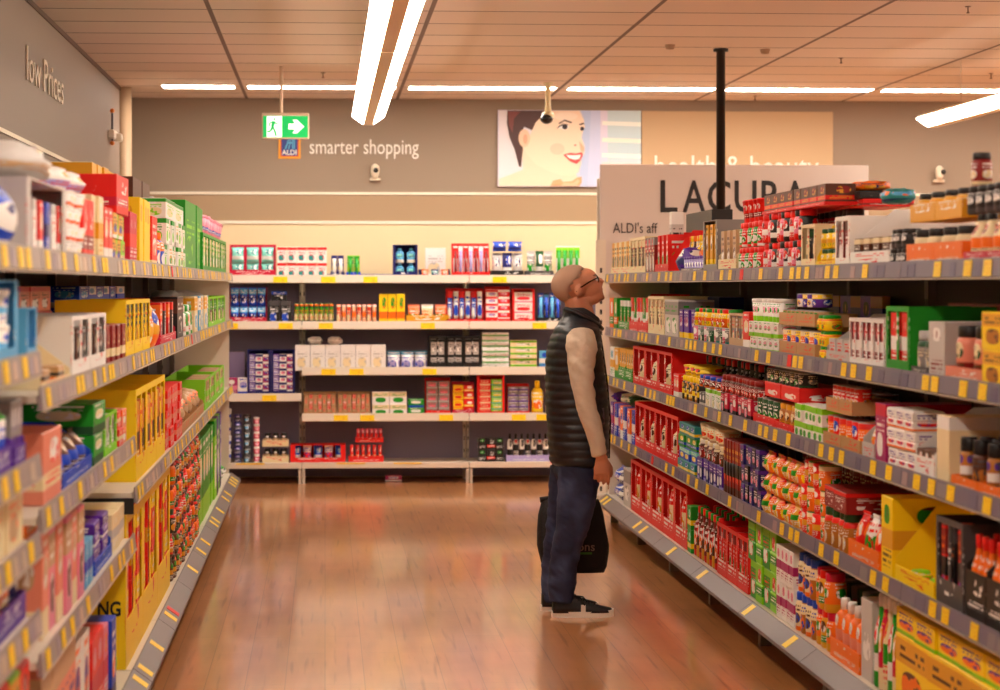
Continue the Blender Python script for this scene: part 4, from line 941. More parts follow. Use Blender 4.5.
C('R', z, 886, 909, 306, 'book', .09, [('red', 'red/white/red/white')], 'red heart packet in the tall green case, '+A2, 'packet', d=.14, case=('slot', 'green', .22, 2, .2, 'tall green and red slotted case, '+A2, .40))
C('R', z, 911, 928, 326, 'jar', .08, [('olive', 'grey/dgreen/lgrey/cream', 'silver')], 'pickle jar with silver lid in a grey tray, '+A2, 'jar', d=.08, case=('tray', 'dgrey', .17, 2, .2, 'dark grey tray of pickle jars, '+A2, .20), rows=2)
C('R', z, 929, 944, 322, 'carton', .21, [('grey', 'lgrey/lgrey/white/dred')], 'plain grey divider carton beside the pickle jars, '+A2, 'carton', d=.3)
C('R', z, 945, 982, 320, 'jar', .088, [('salmon', 'salmon/dred/cream/dgreen', 'black')], 'salmon label jar with black lid, '+A2, 'jar', d=.088, case=('tray', 'salmon', .34, 2, .25, 'salmon tray of black-lidded jars, '+A2, .2), rows=2)
C('R', z, 984, 1006, 312, 'carton', .16, [('yellow', 'yellow/gold/amber/brown')], 'yellow carton at the near end in two layers, '+A2, 'carton', n=2, d=.12)
C('R', z, 830, 884, 296, 'carton', .2, [('dark yellow', 'navy/amber/gold/black'), ('dark violet', 'purple/gold/black/gold')], '{c} carton stored deep behind the white cases, '+A2, 'carton', d=.06, off=.385, maxz=mz)
C('R', z, 950, 1002, 304, 'carton', .5, [('dark red', 'dred/black/red/dred')], 'large dark red carton behind the jars, '+A2, 'carton', d=.1, off=.33, maxz=9.)
# ---- middle shelf
z = RZ['R'][3]; mz = 9.
C('R', z, 605, 618, 347, 'carton', .18, [('gold', 'gold/green/white/white'), ('pale', 'white/gold/sky/green')], '{c} gift carton with green foot at the far end, '+A3, 'carton', d=.12)
C('R', z, 618, 632, 346, 'book', .1, [('gold', 'gold/green/brown/white')], 'gold packet in a green-fronted case, '+A3, 'packet', d=.15, case=('cut', 'green', .45, 3, .35, 'green cut-front case of gold packets, '+A3))
C('R', z, 633, 672, 349, 'bag', .15, [('cream', 'cream/red/white/brown')], 'knobbly cream bag in a red case, '+A3, 'bag', d=.14, h=.14, case=('slot', 'red', .50, 2, .25, 'large red slotted case of cream bags, '+A3, .40, 1, .7))
C('R', z, 673, 679, 374, 'carton', .12, [('red', 'red/white/cream/white')], 'small red and white carton by the yellow tubs, '+A3, 'carton', d=.12)
zt = C('R', z, 680, 698, 377, 'jar', .085, [('brown', 'black/yellow/gold/brown', 'yellow'), ('amber', 'amber/yellow/black/white', 'yellow')], '{c} squat jar with yellow band, '+A3, 'jar', d=.085)
C('R', zt, 681, 698, 366, 'tub', .16, [('yellow', 'yellow/gold/red/brown', 'yellow')], 'wide yellow tub on top of squat jars, '+A3, 'tub', d=.16)
zt = C('R', z, 699, 704, 392, 'carton', .09, [('grey', 'dgrey/lgrey/white/white')], 'grey spice carton beside the lime ones, '+A3, 'carton', d=.09)
zt2 = C('R', z, 705, 722, 390, 'carton', .10, [('white', 'white/lime/cream/green')], 'white spice carton with lime stripe, '+A3, 'carton', d=.09)
zt3 = C('R', z, 722, 752, 396, 'carton', .09, [('pink', 'crimson/black/white/white'), ('black', 'black/crimson/pink/white')], '{c} spice carton under the dark bottles, '+A3, 'carton', d=.09)
C('R', zt2, 700, 722, 377, 'spice', .075, [('dark', 'brown/red/orange/white', 'magenta'), ('bright', 'dred/orange/brown/white', 'blue')], '{c} red bottle lying on lime spice cartons, '+A3, 'bottle', d=.07)
C('R', zt3, 723, 756, 378, 'spice', .075, [('dark red', 'dred/brown/red/white', 'dred')], 'dark red capped jar above the pink cartons, '+A3, 'jar', d=.07)
C('R', z, 702, 765, 361, 'bottle', .085, [('black', 'black/dgrey/brown/white', 'red'), ('dark', 'dgrey/black/blue/white', 'black')], '{c} sauce bottle in the row behind, '+A3, 'bottle', d=.08, off=.16, maxz=mz, H=.24)
zt = C('R', z, 753, 775, 396, 'can', .08, [('green', 'dgreen/white/green/white')], 'green tin in a red tray, '+A3, 'tin', d=.08, case=('tray', 'red', .34, 4, .35, 'red tray of green tins, '+A3, .16))
zt = C('R', zt, 765, 800, 385, 'carton', .28, [('red', 'red/red/white/red')], 'wide red pack with oval badge under dark tins, '+A3, 'multipack', d=.2, name='multipack')
C('R', zt, 765, 800, 371, 'can', .08, [('dark green', 'black/dgreen/grey/cream'), ('black', 'dgrey/black/green/white')], '{c} tin above the wide red packs, '+A3, 'tin', d=.08, maxz=mz)
C('R', z, 775, 793, 401, 'jar', .085, [('amber', 'amber/gold/cream/brown', 'gold')], 'amber jar with pale lid in a red tray, '+A3, 'jar', d=.08, case=('tray', 'red', .3, 3, .3, 'red tray of amber jars, '+A3, .16))
C('R', z, 794, 822, 405, 'carton', .085, [('white', 'white/lime/green/lime')], 'white and lime pasta carton in two layers, '+A3, 'carton', n=2, d=.09)
zt = C('R', z, 823, 860, 415, 'can', .085, [('orange', 'orange/red/yellow/white'), ('red', 'red/white/blue/white')], '{c} tin in the lower kraft tray of tomatoes, '+A3, 'tin', d=.085, case=('tray', 'kraft', .28, 3, .42, 'lower kraft tray of red tins, '+A3, .18))
C('R', zt, 826, 852, 383, 'can', .085, [('red', 'red/orange/gold/white')], 'red tin in the upper kraft tray, '+A3, 'tin', d=.085, maxz=mz, case=('tray', 'kraft', .28, 3, .45, 'upper kraft tray of red tins, '+A3, .18))
C('R', z, 862, 874, 404, 'bag', .14, [('white', 'white/cream/orange/gold')], 'white rounded bag in the grey case, '+A3, 'bag', d=.14, h=.12, case=('cut', 'lgrey', .20, 1, .3, 'pale grey case with white bag, '+A3, .24, 1, .7))
C('R', z, 875, 886, 404, 'carton', .11, [('magenta', 'magenta/crimson/white/white')], 'magenta carton beside the pudding packs, '+A3, 'carton', d=.3)
C('R', z, 888, 914, 409, 'stackpack', .125, [('white', 'white/orange/red/purple')], 'white and orange pudding pack in three layers, '+A3, 'multipack', n=3, d=.11)
C('R', z, 914, 934, 409, 'carton', .12, [('brown', 'brown/kraft/white/red')], 'brown pack deep inside the wide kraft and white case, '+A3, 'carton', d=.08, h=.06, case=('cut', 'white', .42, 3, .3, 'wide white cut-front case with red badge, '+A3, .36, 1, .4))
C('R', z, 936, 949, 416, 'carton', .19, [('cream', 'cream/white/cream/cream')], 'large plain cream carton beyond the spice jars, '+A3, 'carton', d=.32)
C('R', z, 951, 1006, 436, 'spice', .055, [('brown', 'brown/white/amber/dgrey', 'black'), ('yellow', 'amber/white/purple/dgrey', 'black')], '{c} spice jar with black lid at the near end, '+A3, 'spice jar', d=.055, case=('tray', 'orange', .30, 2, .22, 'orange tray of spice jars, '+A3, .26), rows=4)
C('R', z, 852, 880, 392, 'can', .09, [('dark', 'dred/black/brown/brown')], 'dark red tin stored behind the grey case, '+A3, 'tin', d=.09, off=.3, n=2, maxz=mz)
C('R', z, 940, 1005, 400, 'carton', .3, [('dark brown', 'brown/black/dred/brown')], 'dark brown outer carton behind the spice jars, '+A3, 'carton', d=.08, off=.37, maxz=mz)
# ---- fourth shelf
z = RZ['R'][4]; mz = 9.
zt = C('R', z, 605, 634, 405, 'book', .12, [('blue', 'blue/white/navy/white'), ('orange', 'orange/white/blue/white'), ('purple', 'purple/magenta/white/white')], '{c} confectionery packet at the far end, '+A4, 'packet', d=.16)
C('R', zt, 604, 613, 396, 'bag', .3, [('purple', 'purple/purple/magenta/navy')], 'purple bag lying above the blue packets, '+A4, 'bag', d=.26, H=.07)
C('R', zt, 615, 630, 392, 'bag', .3, [('green', 'dgreen/green/cream/dgreen'), ('white', 'white/cream/green/lgrey')], '{c} rounded bag lying above the packets, '+A4, 'bag', d=.26, H=.08)
C('R', z, 635, 678, 409, 'bag', .14, [('white', 'cream/red/white/brown')], 'white nut bag inside a red case, '+A4, 'bag', d=.14, h=.13, case=('slot', 'red', .45, 2, .25, 'red slotted case of white bags, '+A4, .36, 1, .7))
zt = C('R', z, 672+7, 696, 424, 'carton', .17, [('teal', 'teal/yellow/blue/white'), ('blue', 'blue/aqua/yellow/white'), ('green', 'green/blue/yellow/white')], '{c} flat carton in the stacked blue pile, '+A4, 'carton', n=4, d=.14, order='layer')
zt = C('R', z, 697, 723, 462, 'carton', .08, [('purple', 'purple/lilac/white/white'), ('blue', 'navy/purple/white/white')], '{c} little carton under the brown jars, '+A4, 'carton', d=.08)
zt = C('R', zt, 697, 723, 443, 'jar', .08, [('brown', 'brown/cream/red/white', 'cream'), ('chestnut', 'dred/brown/white/white', 'white')], '{c} spread jar above the little cartons, '+A4, 'jar', d=.08)
C('R', zt, 700, 721, 426, 'tub', .13, [('cream', 'cream/tan/red/orange', 'cream')], 'round cream tub on top of the spread jars, '+A4, 'tub', d=.12, maxz=mz)
C('R', z, 724, 741, 441, 'bar', .055, [('brown', 'dred/brown/red/gold')], 'tall brown chocolate bar with red top, '+A4, 'bar', d=.12, n=1)
C('R', z, 742, 760, 447, 'carton', .075, [('navy', 'navy/purple/pink/white'), ('black', 'black/navy/pink/white')], '{c} carton with pink dots in three layers, '+A4, 'carton', n=3, d=.09)
C('R', z, 761, 800, 457, 'pouch', .10, [('orange', 'orange/red/yellow/white'), ('gold', 'gold/green/red/white')], '{c} soup pouch in three layers, '+A4, 'pouch', n=3, d=.07)
C('R', z, 801, 823, 462, 'can', .09, [('orange', 'orange/cream/green/white', 'green'), ('red', 'red/gold/white/white', 'red')], '{c} sauce tub beyond the dark red crate, '+A4, 'tub', n=3, d=.09)
zt = C('R', z, 824, 846, 510, 'jar', .08, [('amber', 'amber/red/cream/white', 'dgreen')], 'amber jar under the dark red carton, '+A4, 'jar', d=.08)
C('R', zt, 824, 848, 489, 'carton', .22, [('dark red', 'dred/red/dred/white')], 'dark red carton resting on amber jars, '+A4, 'carton', d=.28, maxz=mz)
C('R', z, 848, 878, 510, 'pouch', .11, [('red', 'red/white/orange/white'), ('white', 'white/red/green/red')], '{c} noodle pouch before the yellow box, '+A4, 'pouch', d=.09, case=('tray', 'orange', .35, 3, .35, 'orange tray of noodle pouches, '+A4, .2), rows=2)
C('R', z, 881, 893, 497, 'carton', .2, [('yellow', 'yellow/gold/green/brown')], 'large yellow carton with brown lettering, '+A4, 'carton', d=.34, name='large_carton')
C('R', z, 895, 934, 513, 'bag', .1, [('green', 'lime/yellow/red/white')], 'small green sweet bag left in the yellow case, '+A4, 'bag', d=.09, h=.035, case=('cut', 'yellow', .47, 2, .22, 'nearly empty yellow cut-front case, '+A4, .26, 1, .2))
C('R', z, 936, 963, 519, 'bar', .05, [('red', 'red/dred/purple/orange'), ('black', 'black/dgrey/blue/orange')], '{c} slim bar in the black slotted case, '+A4, 'bar', d=.1, case=('slot', 'dgrey', .21, 3, .3, 'dark slotted case of slim bars, '+A4, .2))
C('R', z, 965, 1008, 532, 'bottle', .05, [('red', 'red/orange/dred/white', 'red')], 'small red sauce bottle in the black box, '+A4, 'sauce bottle', d=.05, case=('cut', 'black', .26, 3, .52, 'black box of small red sauce bottles, '+A4, .26), rows=2)
C('R', z, 948, 1005, 508, 'carton', .2, [('yellow', 'yellow/black/yellow/black')], 'yellow pack stored behind the black case, '+A4, 'carton', d=.1, off=.3, maxz=mz)
C('R', z, 800, 930, 470, 'can', .09, [('dark', 'dred/brown/black/cream', 'brown')], 'dull dark jar at the back under the shelf, '+A4, 'jar', d=.09, off=.27, maxz=mz, H=.24, n=2)
# ---- bottom shelf
z = RZ['R'][5]; mz = 9.
C('R', z, 602, 622, 465, 'pouch', .28, [('violet', 'navy/white/purple/white'), ('blue', 'blue/white/lilac/white')], 'shiny {c} bag with white print at the far end, '+A5, 'bag', n=2, d=.14, name='snack_bag')
C('R', z, 624, 630, 469, 'carton', .2, [('grey', 'lgrey/grey/white/grey')], 'plain grey board beyond the red cases, '+A5, 'carton', d=.3)
C('R', z, 631, 687, 474, 'bag', .15, [('red', 'red/cream/white/gold'), ('cream', 'cream/red/gold/white')], '{c} crinkled sweet bag in a red case, '+A5, 'bag', d=.15, h=.2, case=('slot', 'red', .46, 2, .3, 'large red slotted case of sweet bags, '+A5, .42, 1, .85))
C('R', z, 688, 692, 506, 'carton', .12, [('green', 'green/yellow/aqua/white')], 'narrow green and aqua carton, '+A5, 'carton', n=2, d=.1)
C('R', z, 693, 716, 510, 'bottle', .075, [('brown', 'dred/red/orange/white', 'red'), ('amber', 'brown/gold/red/white', 'green')], '{c} sauce bottle with bright cap, '+A5, 'sauce bottle', n=1, d=.075, rows=3, H=.26)
C('R', z, 717, 748, 530, 'book', .07, [('red', 'red/dred/green/white')], 'red seasoning sachet in a slotted case, '+A5, 'sachet', d=.14, case=('slot', 'red', .30, 3, .3, 'red slotted case of seasoning sachets, '+A5, .2))
C('R', z, 717, 746, 521, 'bottle', .075, [('red', 'brown/red/gold/white', 'green'), ('ruby', 'red/dred/gold/white', 'red')], '{c} bottle behind the seasoning sachets, '+A5, 'sauce bottle', d=.07, off=.25, H=.30)
C('R', z, 750, 776, 527, 'stackpack', .13, [('lime', 'lime/green/red/white'), ('green', 'green/lime/white/red')], '{c} taco kit box in two layers, '+A5, 'box', n=2, d=.16, name='carton')
C('R', z, 777, 794, 548, 'carton', .085, [('magenta', 'white/magenta/pink/magenta')], 'white and magenta carton in two layers, '+A5, 'carton', n=2, d=.1)
C('R', z, 795, 812, 556, 'jar', .085, [('amber', 'amber/cream/orange/blue', 'blue'), ('pale', 'cream/orange/blue/brown', 'blue')], '{c} curry jar with blue lid, '+A5, 'jar', n=2, d=.085)
C('R', z, 813, 829, 570, 'jar', .085, [('orange', 'orange/gold/green/white', 'crimson'), ('olive', 'gold/green/brown/white', 'red')], '{c} sauce jar with red lid, '+A5, 'jar', n=2, d=.085)
C('R', z, 795, 870, 545, 'jar', .088, [('dull', 'dgreen/brown/gold/cream', 'dgreen'), ('dusky', 'dred/brown/lgrey/cream', 'grey')], '{c} jar in the second row deep on the shelf, '+A5, 'jar', n=1, d=.088, off=.15, H=.24, rows=2)
C('R', z, 830, 859, 598, 'flask', .085, [('orange', 'orange/salmon/white/red', 'white')], 'orange stock carton with white cap, '+A5, 'carton', d=.075, case=('tray', 'orange', .36, 4, .3, 'orange tray of capped cartons, '+A5, .2), name='capped_carton')
C('R', z, 860, 871, 600, 'carton', .16, [('grey', 'lgrey/lgrey/white/lgrey')], 'plain grey carton beside the capped cartons, '+A5, 'carton', d=.28)
C('R', z, 872, 895, 607, 'bottle', .06, [('red', 'crimson/cream/white/gold', 'white'), ('green', 'green/white/red/white', 'white'), ('cream', 'cream/green/gold/red', 'white')], '{c} dressing bottle with white cap, '+A5, 'bottle', d=.06, rows=2, H=.33)
C('R', z, 875, 895, 590, 'carton', .3, [('green', 'dgreen/green/green/lime')], 'big green carton behind the dressing bottles, '+A5, 'carton', d=.12, off=.26, H=.33)
zt = C('R', z, 897, 1010, 645, 'carton', .42, [('yellow', 'yellow/gold/orange/brown')], 'large yellow crispbread carton standing upright, '+A5, 'carton', d=.15, name='large_carton', H=.245)
C('R', zt, 897, 1010, 630, 'carton', .25, [('lime', 'yellow/lime/orange/purple')], 'yellow and lime carton lying on the upright ones, '+A5, 'carton', d=.15, H=.085)
# ================================================================== back wall
W1, W2, W3, W4, W5 = ('top shelf on back wall', 'second shelf on back wall', 'third shelf on back wall', 'fourth shelf on back wall', 'bottom shelf on back wall')
z = RZ['B'][1]
def B(*a, **k): k.setdefault('jit', .01); return C('B', *a, **k)
B(z, 229, 276, 244, 'pouch', .1, [('aqua', 'aqua/white/teal/white')], 'aqua wipes pack in the crimson tray, '+W1, 'pouch', n=2, d=.07, case=('cut', 'crimson', .36, 3, .25, 'crimson cut-front case of aqua packs, '+W1, .2))
B(z, 277, 327, 247, 'carton', .072, [('white', 'white/red/teal/red')], 'small white carton with red top, stacked, '+W1, 'carton', n=2, d=.07)
B(z, 330, 345, 253, 'card', .05, [('navy', 'navy/yellow/white/yellow', 'white')], 'navy card pack in the small tray, '+W1, 'card', d=.04, case=('tray', 'navy', .13, 2, .25, 'navy tray of card packs, '+W1, .12))
B(z, 346, 361, 253, 'card', .05, [('green', 'lime/green/yellow/yellow', 'green')], 'lime green card pack, '+W1, 'card', d=.04, case=('tray', 'blue', .13, 2, .25, 'blue tray of lime card packs, '+W1, .12))
B(z, 393, 418, 245, 'flask', .07, [('sky blue', 'sky/white/aqua/navy', 'sky')], 'sky blue mouthwash bottle in navy case, '+W1, 'bottle', n=2, d=.05, case=('frame', 'navy', .2, 2, .2, 'navy case of sky blue bottles, '+W1, .2))
B(z, 419, 451, 260, 'tub', .06, [('orange', 'orange/white/red/white', 'orange'), ('blue', 'teal/white/navy/white', 'navy')], 'small {c} floss tub in the purple tray, '+W1, 'tub', d=.06, H=.08, case=('cut', 'navy', .26, 3, .2, 'dark purple cut-front case of floss tubs, '+W1, .2, 1, .5))
B(z, 425, 446, 248, 'book', .16, [('white', 'white/white/cream/lgrey')], 'tall white card behind the floss tubs, '+W1, 'card', d=.004, off=.20)
B(z, 452, 490, 243, 'card', .035, [('red', 'white/red/blue/red', 'dred'), ('violet', 'white/purple/lilac/red', 'lilac')], '{c} toothbrush card in the red tray, '+W1, 'toothbrush', d=.03, name='toothbrush', case=('cut', 'red', .30, 7, .18, 'red cut-front case of toothbrush cards, '+W1, .16))
zt = B(z, 491, 524, 250, 'pouch', .085, [('silver', 'lgrey/navy/white/navy'), ('navy', 'navy/white/blue/white')], '{c} razor pack in the black tray, '+W1, 'pouch', d=.06, case=('tray', 'black', .27, 3, .28, 'black tray of razor packs, '+W1, .2))
B(zt-.016, 492, 523, 236, 'pouch', .10, [('blue', 'blue/navy/white/navy')], 'blue brush pack heaped on the razor packs, '+W1, 'pack', d=.07, H=.08, jit=.5)
B(z, 526, 554, 248, 'pouch', .075, [('grey', 'grey/lgrey/green/white'), ('green', 'dgreen/lgrey/white/white')], '{c} razor pack in the dark tray, '+W1, 'pouch', n=1, d=.07, case=('tray', 'dgrey', .22, 3, .25, 'dark grey tray of razor packs, '+W1, .2))
B(z, 556, 580, 246, 'card', .05, [('green', 'white/lime/green/green', 'green')], 'white and green card behind the man, '+W1, 'card', d=.03)
z = RZ['B'][2]
B(z, 229, 267, 287, 'pouch', .07, [('blue', 'blue/sky/navy/white')], 'blue shiny pack in crimson case, '+W2, 'pouch', n=2, d=.05, case=('cut', 'crimson', .30, 4, .2, 'crimson and blue cut-front case of blue packs, '+W2, .2, 1, 1.0))
zt = B(z, 268, 292, 301, 'carton', .085, [('black', 'black/dgrey/blue/white')], 'black hair dye carton, stacked, '+W2, 'carton', n=1, d=.07)
B(zt, 271, 287, 291, 'carton', .1, [('black', 'black/blue/black/white')], 'single black carton on the black cartons, '+W2, 'carton', d=.07)
B(z, 293, 335, 301, 'cylpack', .035, [('green', 'green/dgreen/cream/orange', 'orange')], 'green deodorant stick in the dark tray, '+W2, 'stick', d=.035, name='deodorant_stick', case=('tray', 'black', .34, 8, .18, 'dark tray of green sticks, '+W2, .12))
B(z, 335, 378, 302, 'cylpack', .035, [('orange', 'red/orange/cream/cream', 'white'), ('tan', 'salmon/orange/cream/cream', 'white')], '{c} stick in the white tray, '+W2, 'stick', d=.035, name='deodorant_stick', case=('tray', 'white', .34, 8, .15, 'white tray of orange sticks, '+W2, .12))
B(z, 379, 405, 294, 'carton', .068, [('orange', 'yellow/orange/green/orange')], 'yellow and orange upright carton, '+W2, 'carton', d=.07)
B(z, 406, 449, 302, 'pouch', .1, [('orange', 'orange/salmon/green/white'), ('cream', 'cream/white/orange/orange')], '{c} soap pack in the yellow tray, '+W2, 'pouch', d=.06, case=('tray', 'gold', .34, 3, .42, 'yellow tray of soap packs, '+W2, .16))
B(z, 446, 484, 288, 'tubepack', .04, [('blue', 'blue/red/white/white', 'white'), ('white', 'white/lgrey/blue/blue', 'white')], '{c} toothpaste tube in the red case, '+W2, 'toothpaste', d=.035, name='toothpaste_tube', case=('cut', 'red', .30, 6, .15, 'red cut-front case of toothpaste tubes, '+W2, .16))
B(z, 485, 511, 286, 'carton', .1, [('white', 'white/red/lilac/crimson'), ('red', 'red/white/pink/white')], '{c} toothpaste carton piled in a red case, '+W2, 'carton', n=5, d=.08, case=('cut', 'red', .21, 2, .15, 'red case of piled toothpaste cartons, '+W2, .16))
B(z, 512, 535, 289, 'carton', .15, [('pink', 'white/pink/red/crimson')], 'pink and white carton in the red framed case, '+W2, 'carton', n=3, d=.08, case=('frame', 'red', .19, 1, .15, 'red framed case of pink cartons, '+W2, .16))
B(z, 537, 562, 290, 'card', .045, [('blue', 'blue/sky/white/white', 'sky'), ('black', 'black/sky/yellow/white', 'blue')], '{c} fan shaped brush pack in black tray, '+W2, 'card', d=.035, case=('tray', 'black', .21, 4, .2, 'black tray of blue brush packs, '+W2, .14))
z = .702   # corner bay, third level
B(z, 226, 249, 378, 'carton', .09, [('pink', 'magenta/pink/white/white'), ('white', 'white/blue/lilac/blue')], '{c} small carton under the pale board, '+W3, 'carton', d=.08, n=1)
B(z, 219, 245, 352, 'book', .2, [('pale', 'lilac/lilac/lilac/lilac')], 'pale lilac board behind small cartons, '+W3, 'display board', d=.01, off=.24, name='display_board')
B(z, 247, 295, 350, 'carton', .055, [('violet', 'purple/white/lilac/white'), ('white', 'white/navy/pink/navy'), ('pink', 'magenta/white/purple/white')], '{c} soap carton in a tall navy case, '+W3, 'carton', n=6, d=.07, order='rand', case=('frame', 'navy', .20, 3, .12, 'tall navy case of soap cartons, '+W3, .16))
z = RZ['B'][3]
zt = B(z, 295, 386, 345, 'carton', .108, [('white', 'white/white/cream/lgrey')], 'white box of cotton pads with plastic wrap, '+W3, 'box', d=.12, name='carton')
B(zt, 305, 345, 336, 'bag', .13, [('clear', 'white/lgrey/white/lgrey')], 'crumpled clear plastic bag on white boxes, '+W3, 'plastic bag', d=.14, H=.065, name='plastic_bag')
B(z, 387, 428, 351, 'pouch', .1, [('pale blue', 'white/sky/lilac/blue')], 'pale blue tissue pack, '+W3, 'tissue pack', d=.08, name='tissue_pack')
B(z, 429, 481, 336, 'book', .045, [('silver', 'lgrey/black/white/black')], 'silver packet seen through black slots, '+W3, 'packet', d=.1, case=('slot', 'black', .14, 2, .25, 'black slotted case of silver packets, '+W3, .16), n=2)
B(z, 482, 509, 332, 'carton', .21, [('white', 'white/green/white/green')], 'long white box with green end, high pile, '+W3, 'box', n=7, d=.12, name='carton')
B(z, 510, 537, 340, 'carton', .21, [('white', 'cream/lime/white/green')], 'long cream box with lime end, lower pile, '+W3, 'box', n=5, d=.12, name='carton')
B(z, 539, 562, 351, 'carton', .08, [('blue', 'sky/white/blue/blue')], 'pale blue carton behind the man, '+W3, 'carton', d=.08)
z = RZ['B'][4]
B(z, 303, 371, 392, 'book', .03, [('kraft', 'tan/kraft/salmon/red'), ('salmon', 'salmon/tan/red/white')], '{c} card packet in the pale kraft case, '+W4, 'packet', n=2, d=.1, case=('cut', 'kraft', .27, 7, .2, 'kraft cut-front case with red end, '+W4, .16))
B(z, 372, 407, 392, 'carton', .13, [('white', 'white/cream/green/green')], 'white carton with leafy print, '+W4, 'carton', n=2, d=.12)
B(z, 408, 424, 399, 'carton', .13, [('green', 'green/blue/white/white')], 'flat green and blue carton, stacked, '+W4, 'carton', n=2, d=.1)
B(z, 425, 451, 378, 'carton', .09, [('grey', 'grey/lgrey/pink/red')], 'grey ointment carton piled in a red case, '+W4, 'carton', n=5, d=.08, case=('cut', 'red', .21, 2, .15, 'red case of grey cartons, '+W4, .14))
B(z, 452, 475, 382, 'carton', .09, [('yellow', 'yellow/orange/red/red'), ('red', 'red/yellow/white/white')], '{c} lip balm carton piled in a red case, '+W4, 'carton', n=4, d=.08, case=('cut', 'crimson', .19, 2, .2, 'crimson case of lip balm cartons, '+W4, .14))
B(z, 477, 505, 376, 'carton', .1, [('red', 'red/cream/red/cream'), ('lime', 'lime/sky/yellow/white')], '{c} cream carton piled six high, '+W4, 'carton', n=6, d=.08, case=('frame', 'red', .23, 2, .12, 'tall red framed case of piled cartons, '+W4, .14))
B(z, 507, 530, 384, 'carton', .09, [('violet', 'grey/purple/lilac/white')], 'violet carton piled in the last red case, '+W4, 'carton', n=5, d=.08, case=('cut', 'red', .18, 2, .15, 'last red case before the yellow bottle, '+W4, .14))
B(z, 531, 544, 381, 'flask', .1, [('yellow', 'yellow/gold/orange/white', 'yellow')], 'yellow lotion bottle with orange flower, '+W4, 'bottle', d=.05)
B(z, 546, 565, 384, 'carton', .08, [('brown', 'tan/brown/cream/brown')], 'tan carton behind the man, '+W4, 'carton', d=.06)
z = RZ['B'][5]
B(z, 216, 232, 409, 'tub', .12, [('white', 'white/blue/sky/blue', 'white')], 'white and blue nappy tub, stacked, '+W5, 'tub', n=4, d=.11)
B(z, 233, 252, 414, 'tub', .065, [('navy', 'navy/dgrey/lilac/white', 'navy'), ('black', 'black/dgrey/sky/white', 'dgrey')], '{c} pomade tub piled high, '+W5, 'tub', n=6, d=.065)
B(z, 253, 260, 417, 'tub', .05, [('crimson', 'crimson/white/pink/white', 'white')], 'crimson and white tub piled high, '+W5, 'tub', n=6, d=.05)
B(z, 262, 289, 432, 'jar', .055, [('dark', 'black/tan/white/white', 'black')], 'dark cosmetic jar in cream tray, '+W5, 'jar', n=1, d=.055, case=('tray', 'cream', .22, 3, .42, 'two-level cream tray of dark jars, '+W5, .14, 2))
B(z, 290, 346, 443, 'pouch', .07, [('blue', 'blue/white/sky/white'), ('white', 'white/sky/red/blue')], '{c} wipe pack in the wide red case, '+W5, 'pouch', d=.08, H=.14, case=('frame', 'red', .45, 5, .26, 'wide red framed case of wipe packs, '+W5, .24))
zt = B(z, 348, 384, 443, 'tubepack', .03, [('red', 'red/orange/red/white', 'red')], 'red tube in the lower red stand, '+W5, 'tube', d=.03, case=('tray', 'red', .29, 6, .3, 'lower tier of red stepped stand, '+W5, .16))
B(zt, 355, 384, 427, 'tubepack', .03, [('pink', 'crimson/red/pink/white', 'pink')], 'pink topped red tube in the upper red stand, '+W5, 'tube', d=.03, case=('tray', 'red', .25, 6, .3, 'upper tier of red stepped stand, '+W5, .14))
B(z, 478, 504, 438, 'carton', .07, [('black', 'black/black/green/white'), ('dark', 'black/red/dgrey/white')], '{c} shaving carton by the bottles, '+W5, 'carton', n=2, d=.07)
B(z, 506, 550, 431, 'flask', .045, [('white', 'white/black/grey/black', 'black'), ('red', 'lgrey/black/red/black', 'black')], '{c} striped spray bottle in lavender tray, '+W5, 'bottle', d=.045, case=('tray', 'lilac', .36, 7, .2, 'lavender tray of striped bottles, '+W5, .12), name='spray_bottle')
B(.002, 385, 402, 474, 'carton', .18, [('pink', 'magenta/white/lilac/white')], 'fallen pink packet on the floor under the back shelves', 'packet', d=.1, off=.12, H=.05)
# ================================================================== side wall run (by the column of pixels at the shelf front, far to near)
S1, S2, S3, S5 = ('top side-wall shelf', 'second side-wall shelf', 'third side-wall shelf', 'lowest side-wall shelf')
def Lc(*a, **k): return C('L', *a, **k)
z = 1.673
Lc(z, -14, 24, 162, 'pouch', .30, [('blue', 'blue/white/white/navy')], 'big blue and white nappy pack at the near end, '+S1, 'nappy pack', d=.2, name='nappy_pack')
zt = Lc(z, 26, 66, 184, 'book', .09, [('blue', 'blue/navy/blue/white'), ('white', 'white/lgrey/white/red'), ('red', 'red/white/cream/white')], '{c} packet in the grey framed case, '+S1, 'packet', d=.18, case=('frame', 'lgrey', .7, 6, .04, 'large pale grey framed case, '+S1, .3, 1, .78))
Lc(zt+.004, 36, 62, 142, 'bag', .6, [('tan', 'lgrey/tan/cream/lgrey')], 'big pale plastic-wrapped bag on the grey framed case, '+S1, 'bag', d=.3, name='wrapped_bag')
Lc(zt+.004, 64, 88, 166, 'bag', .3, [('white', 'white/lilac/gold/crimson')], 'crumpled white plastic bag with coloured print, '+S1, 'bag', d=.26, name='plastic_bag', off=.06)
zt = Lc(z, 68, 84, 192, 'tub', .13, [('white', 'white/red/cream/gold', 'white')], 'round white tub in four layers, '+S1, 'tub', n=4, d=.12)
Lc(z, 82, 92, 200, 'carton', .12, [('red', 'red/dred/red/white')], 'tall red carton before the pale yellow ones, '+S1, 'carton', d=.14)
Lc(z, 93, 115, 168, 'carton', .17, [('pale yellow', 'cream/gold/yellow/gold'), ('gold', 'gold/cream/lime/red')], '{c} tall cereal carton, '+S1, 'cereal box', d=.17, name='cereal_box', off=.24)
Lc(z, 93, 102, 196, 'carton', .13, [('cream', 'cream/gold/white/gold')], 'cream carton in front of the cereal, '+S1, 'carton', d=.1)
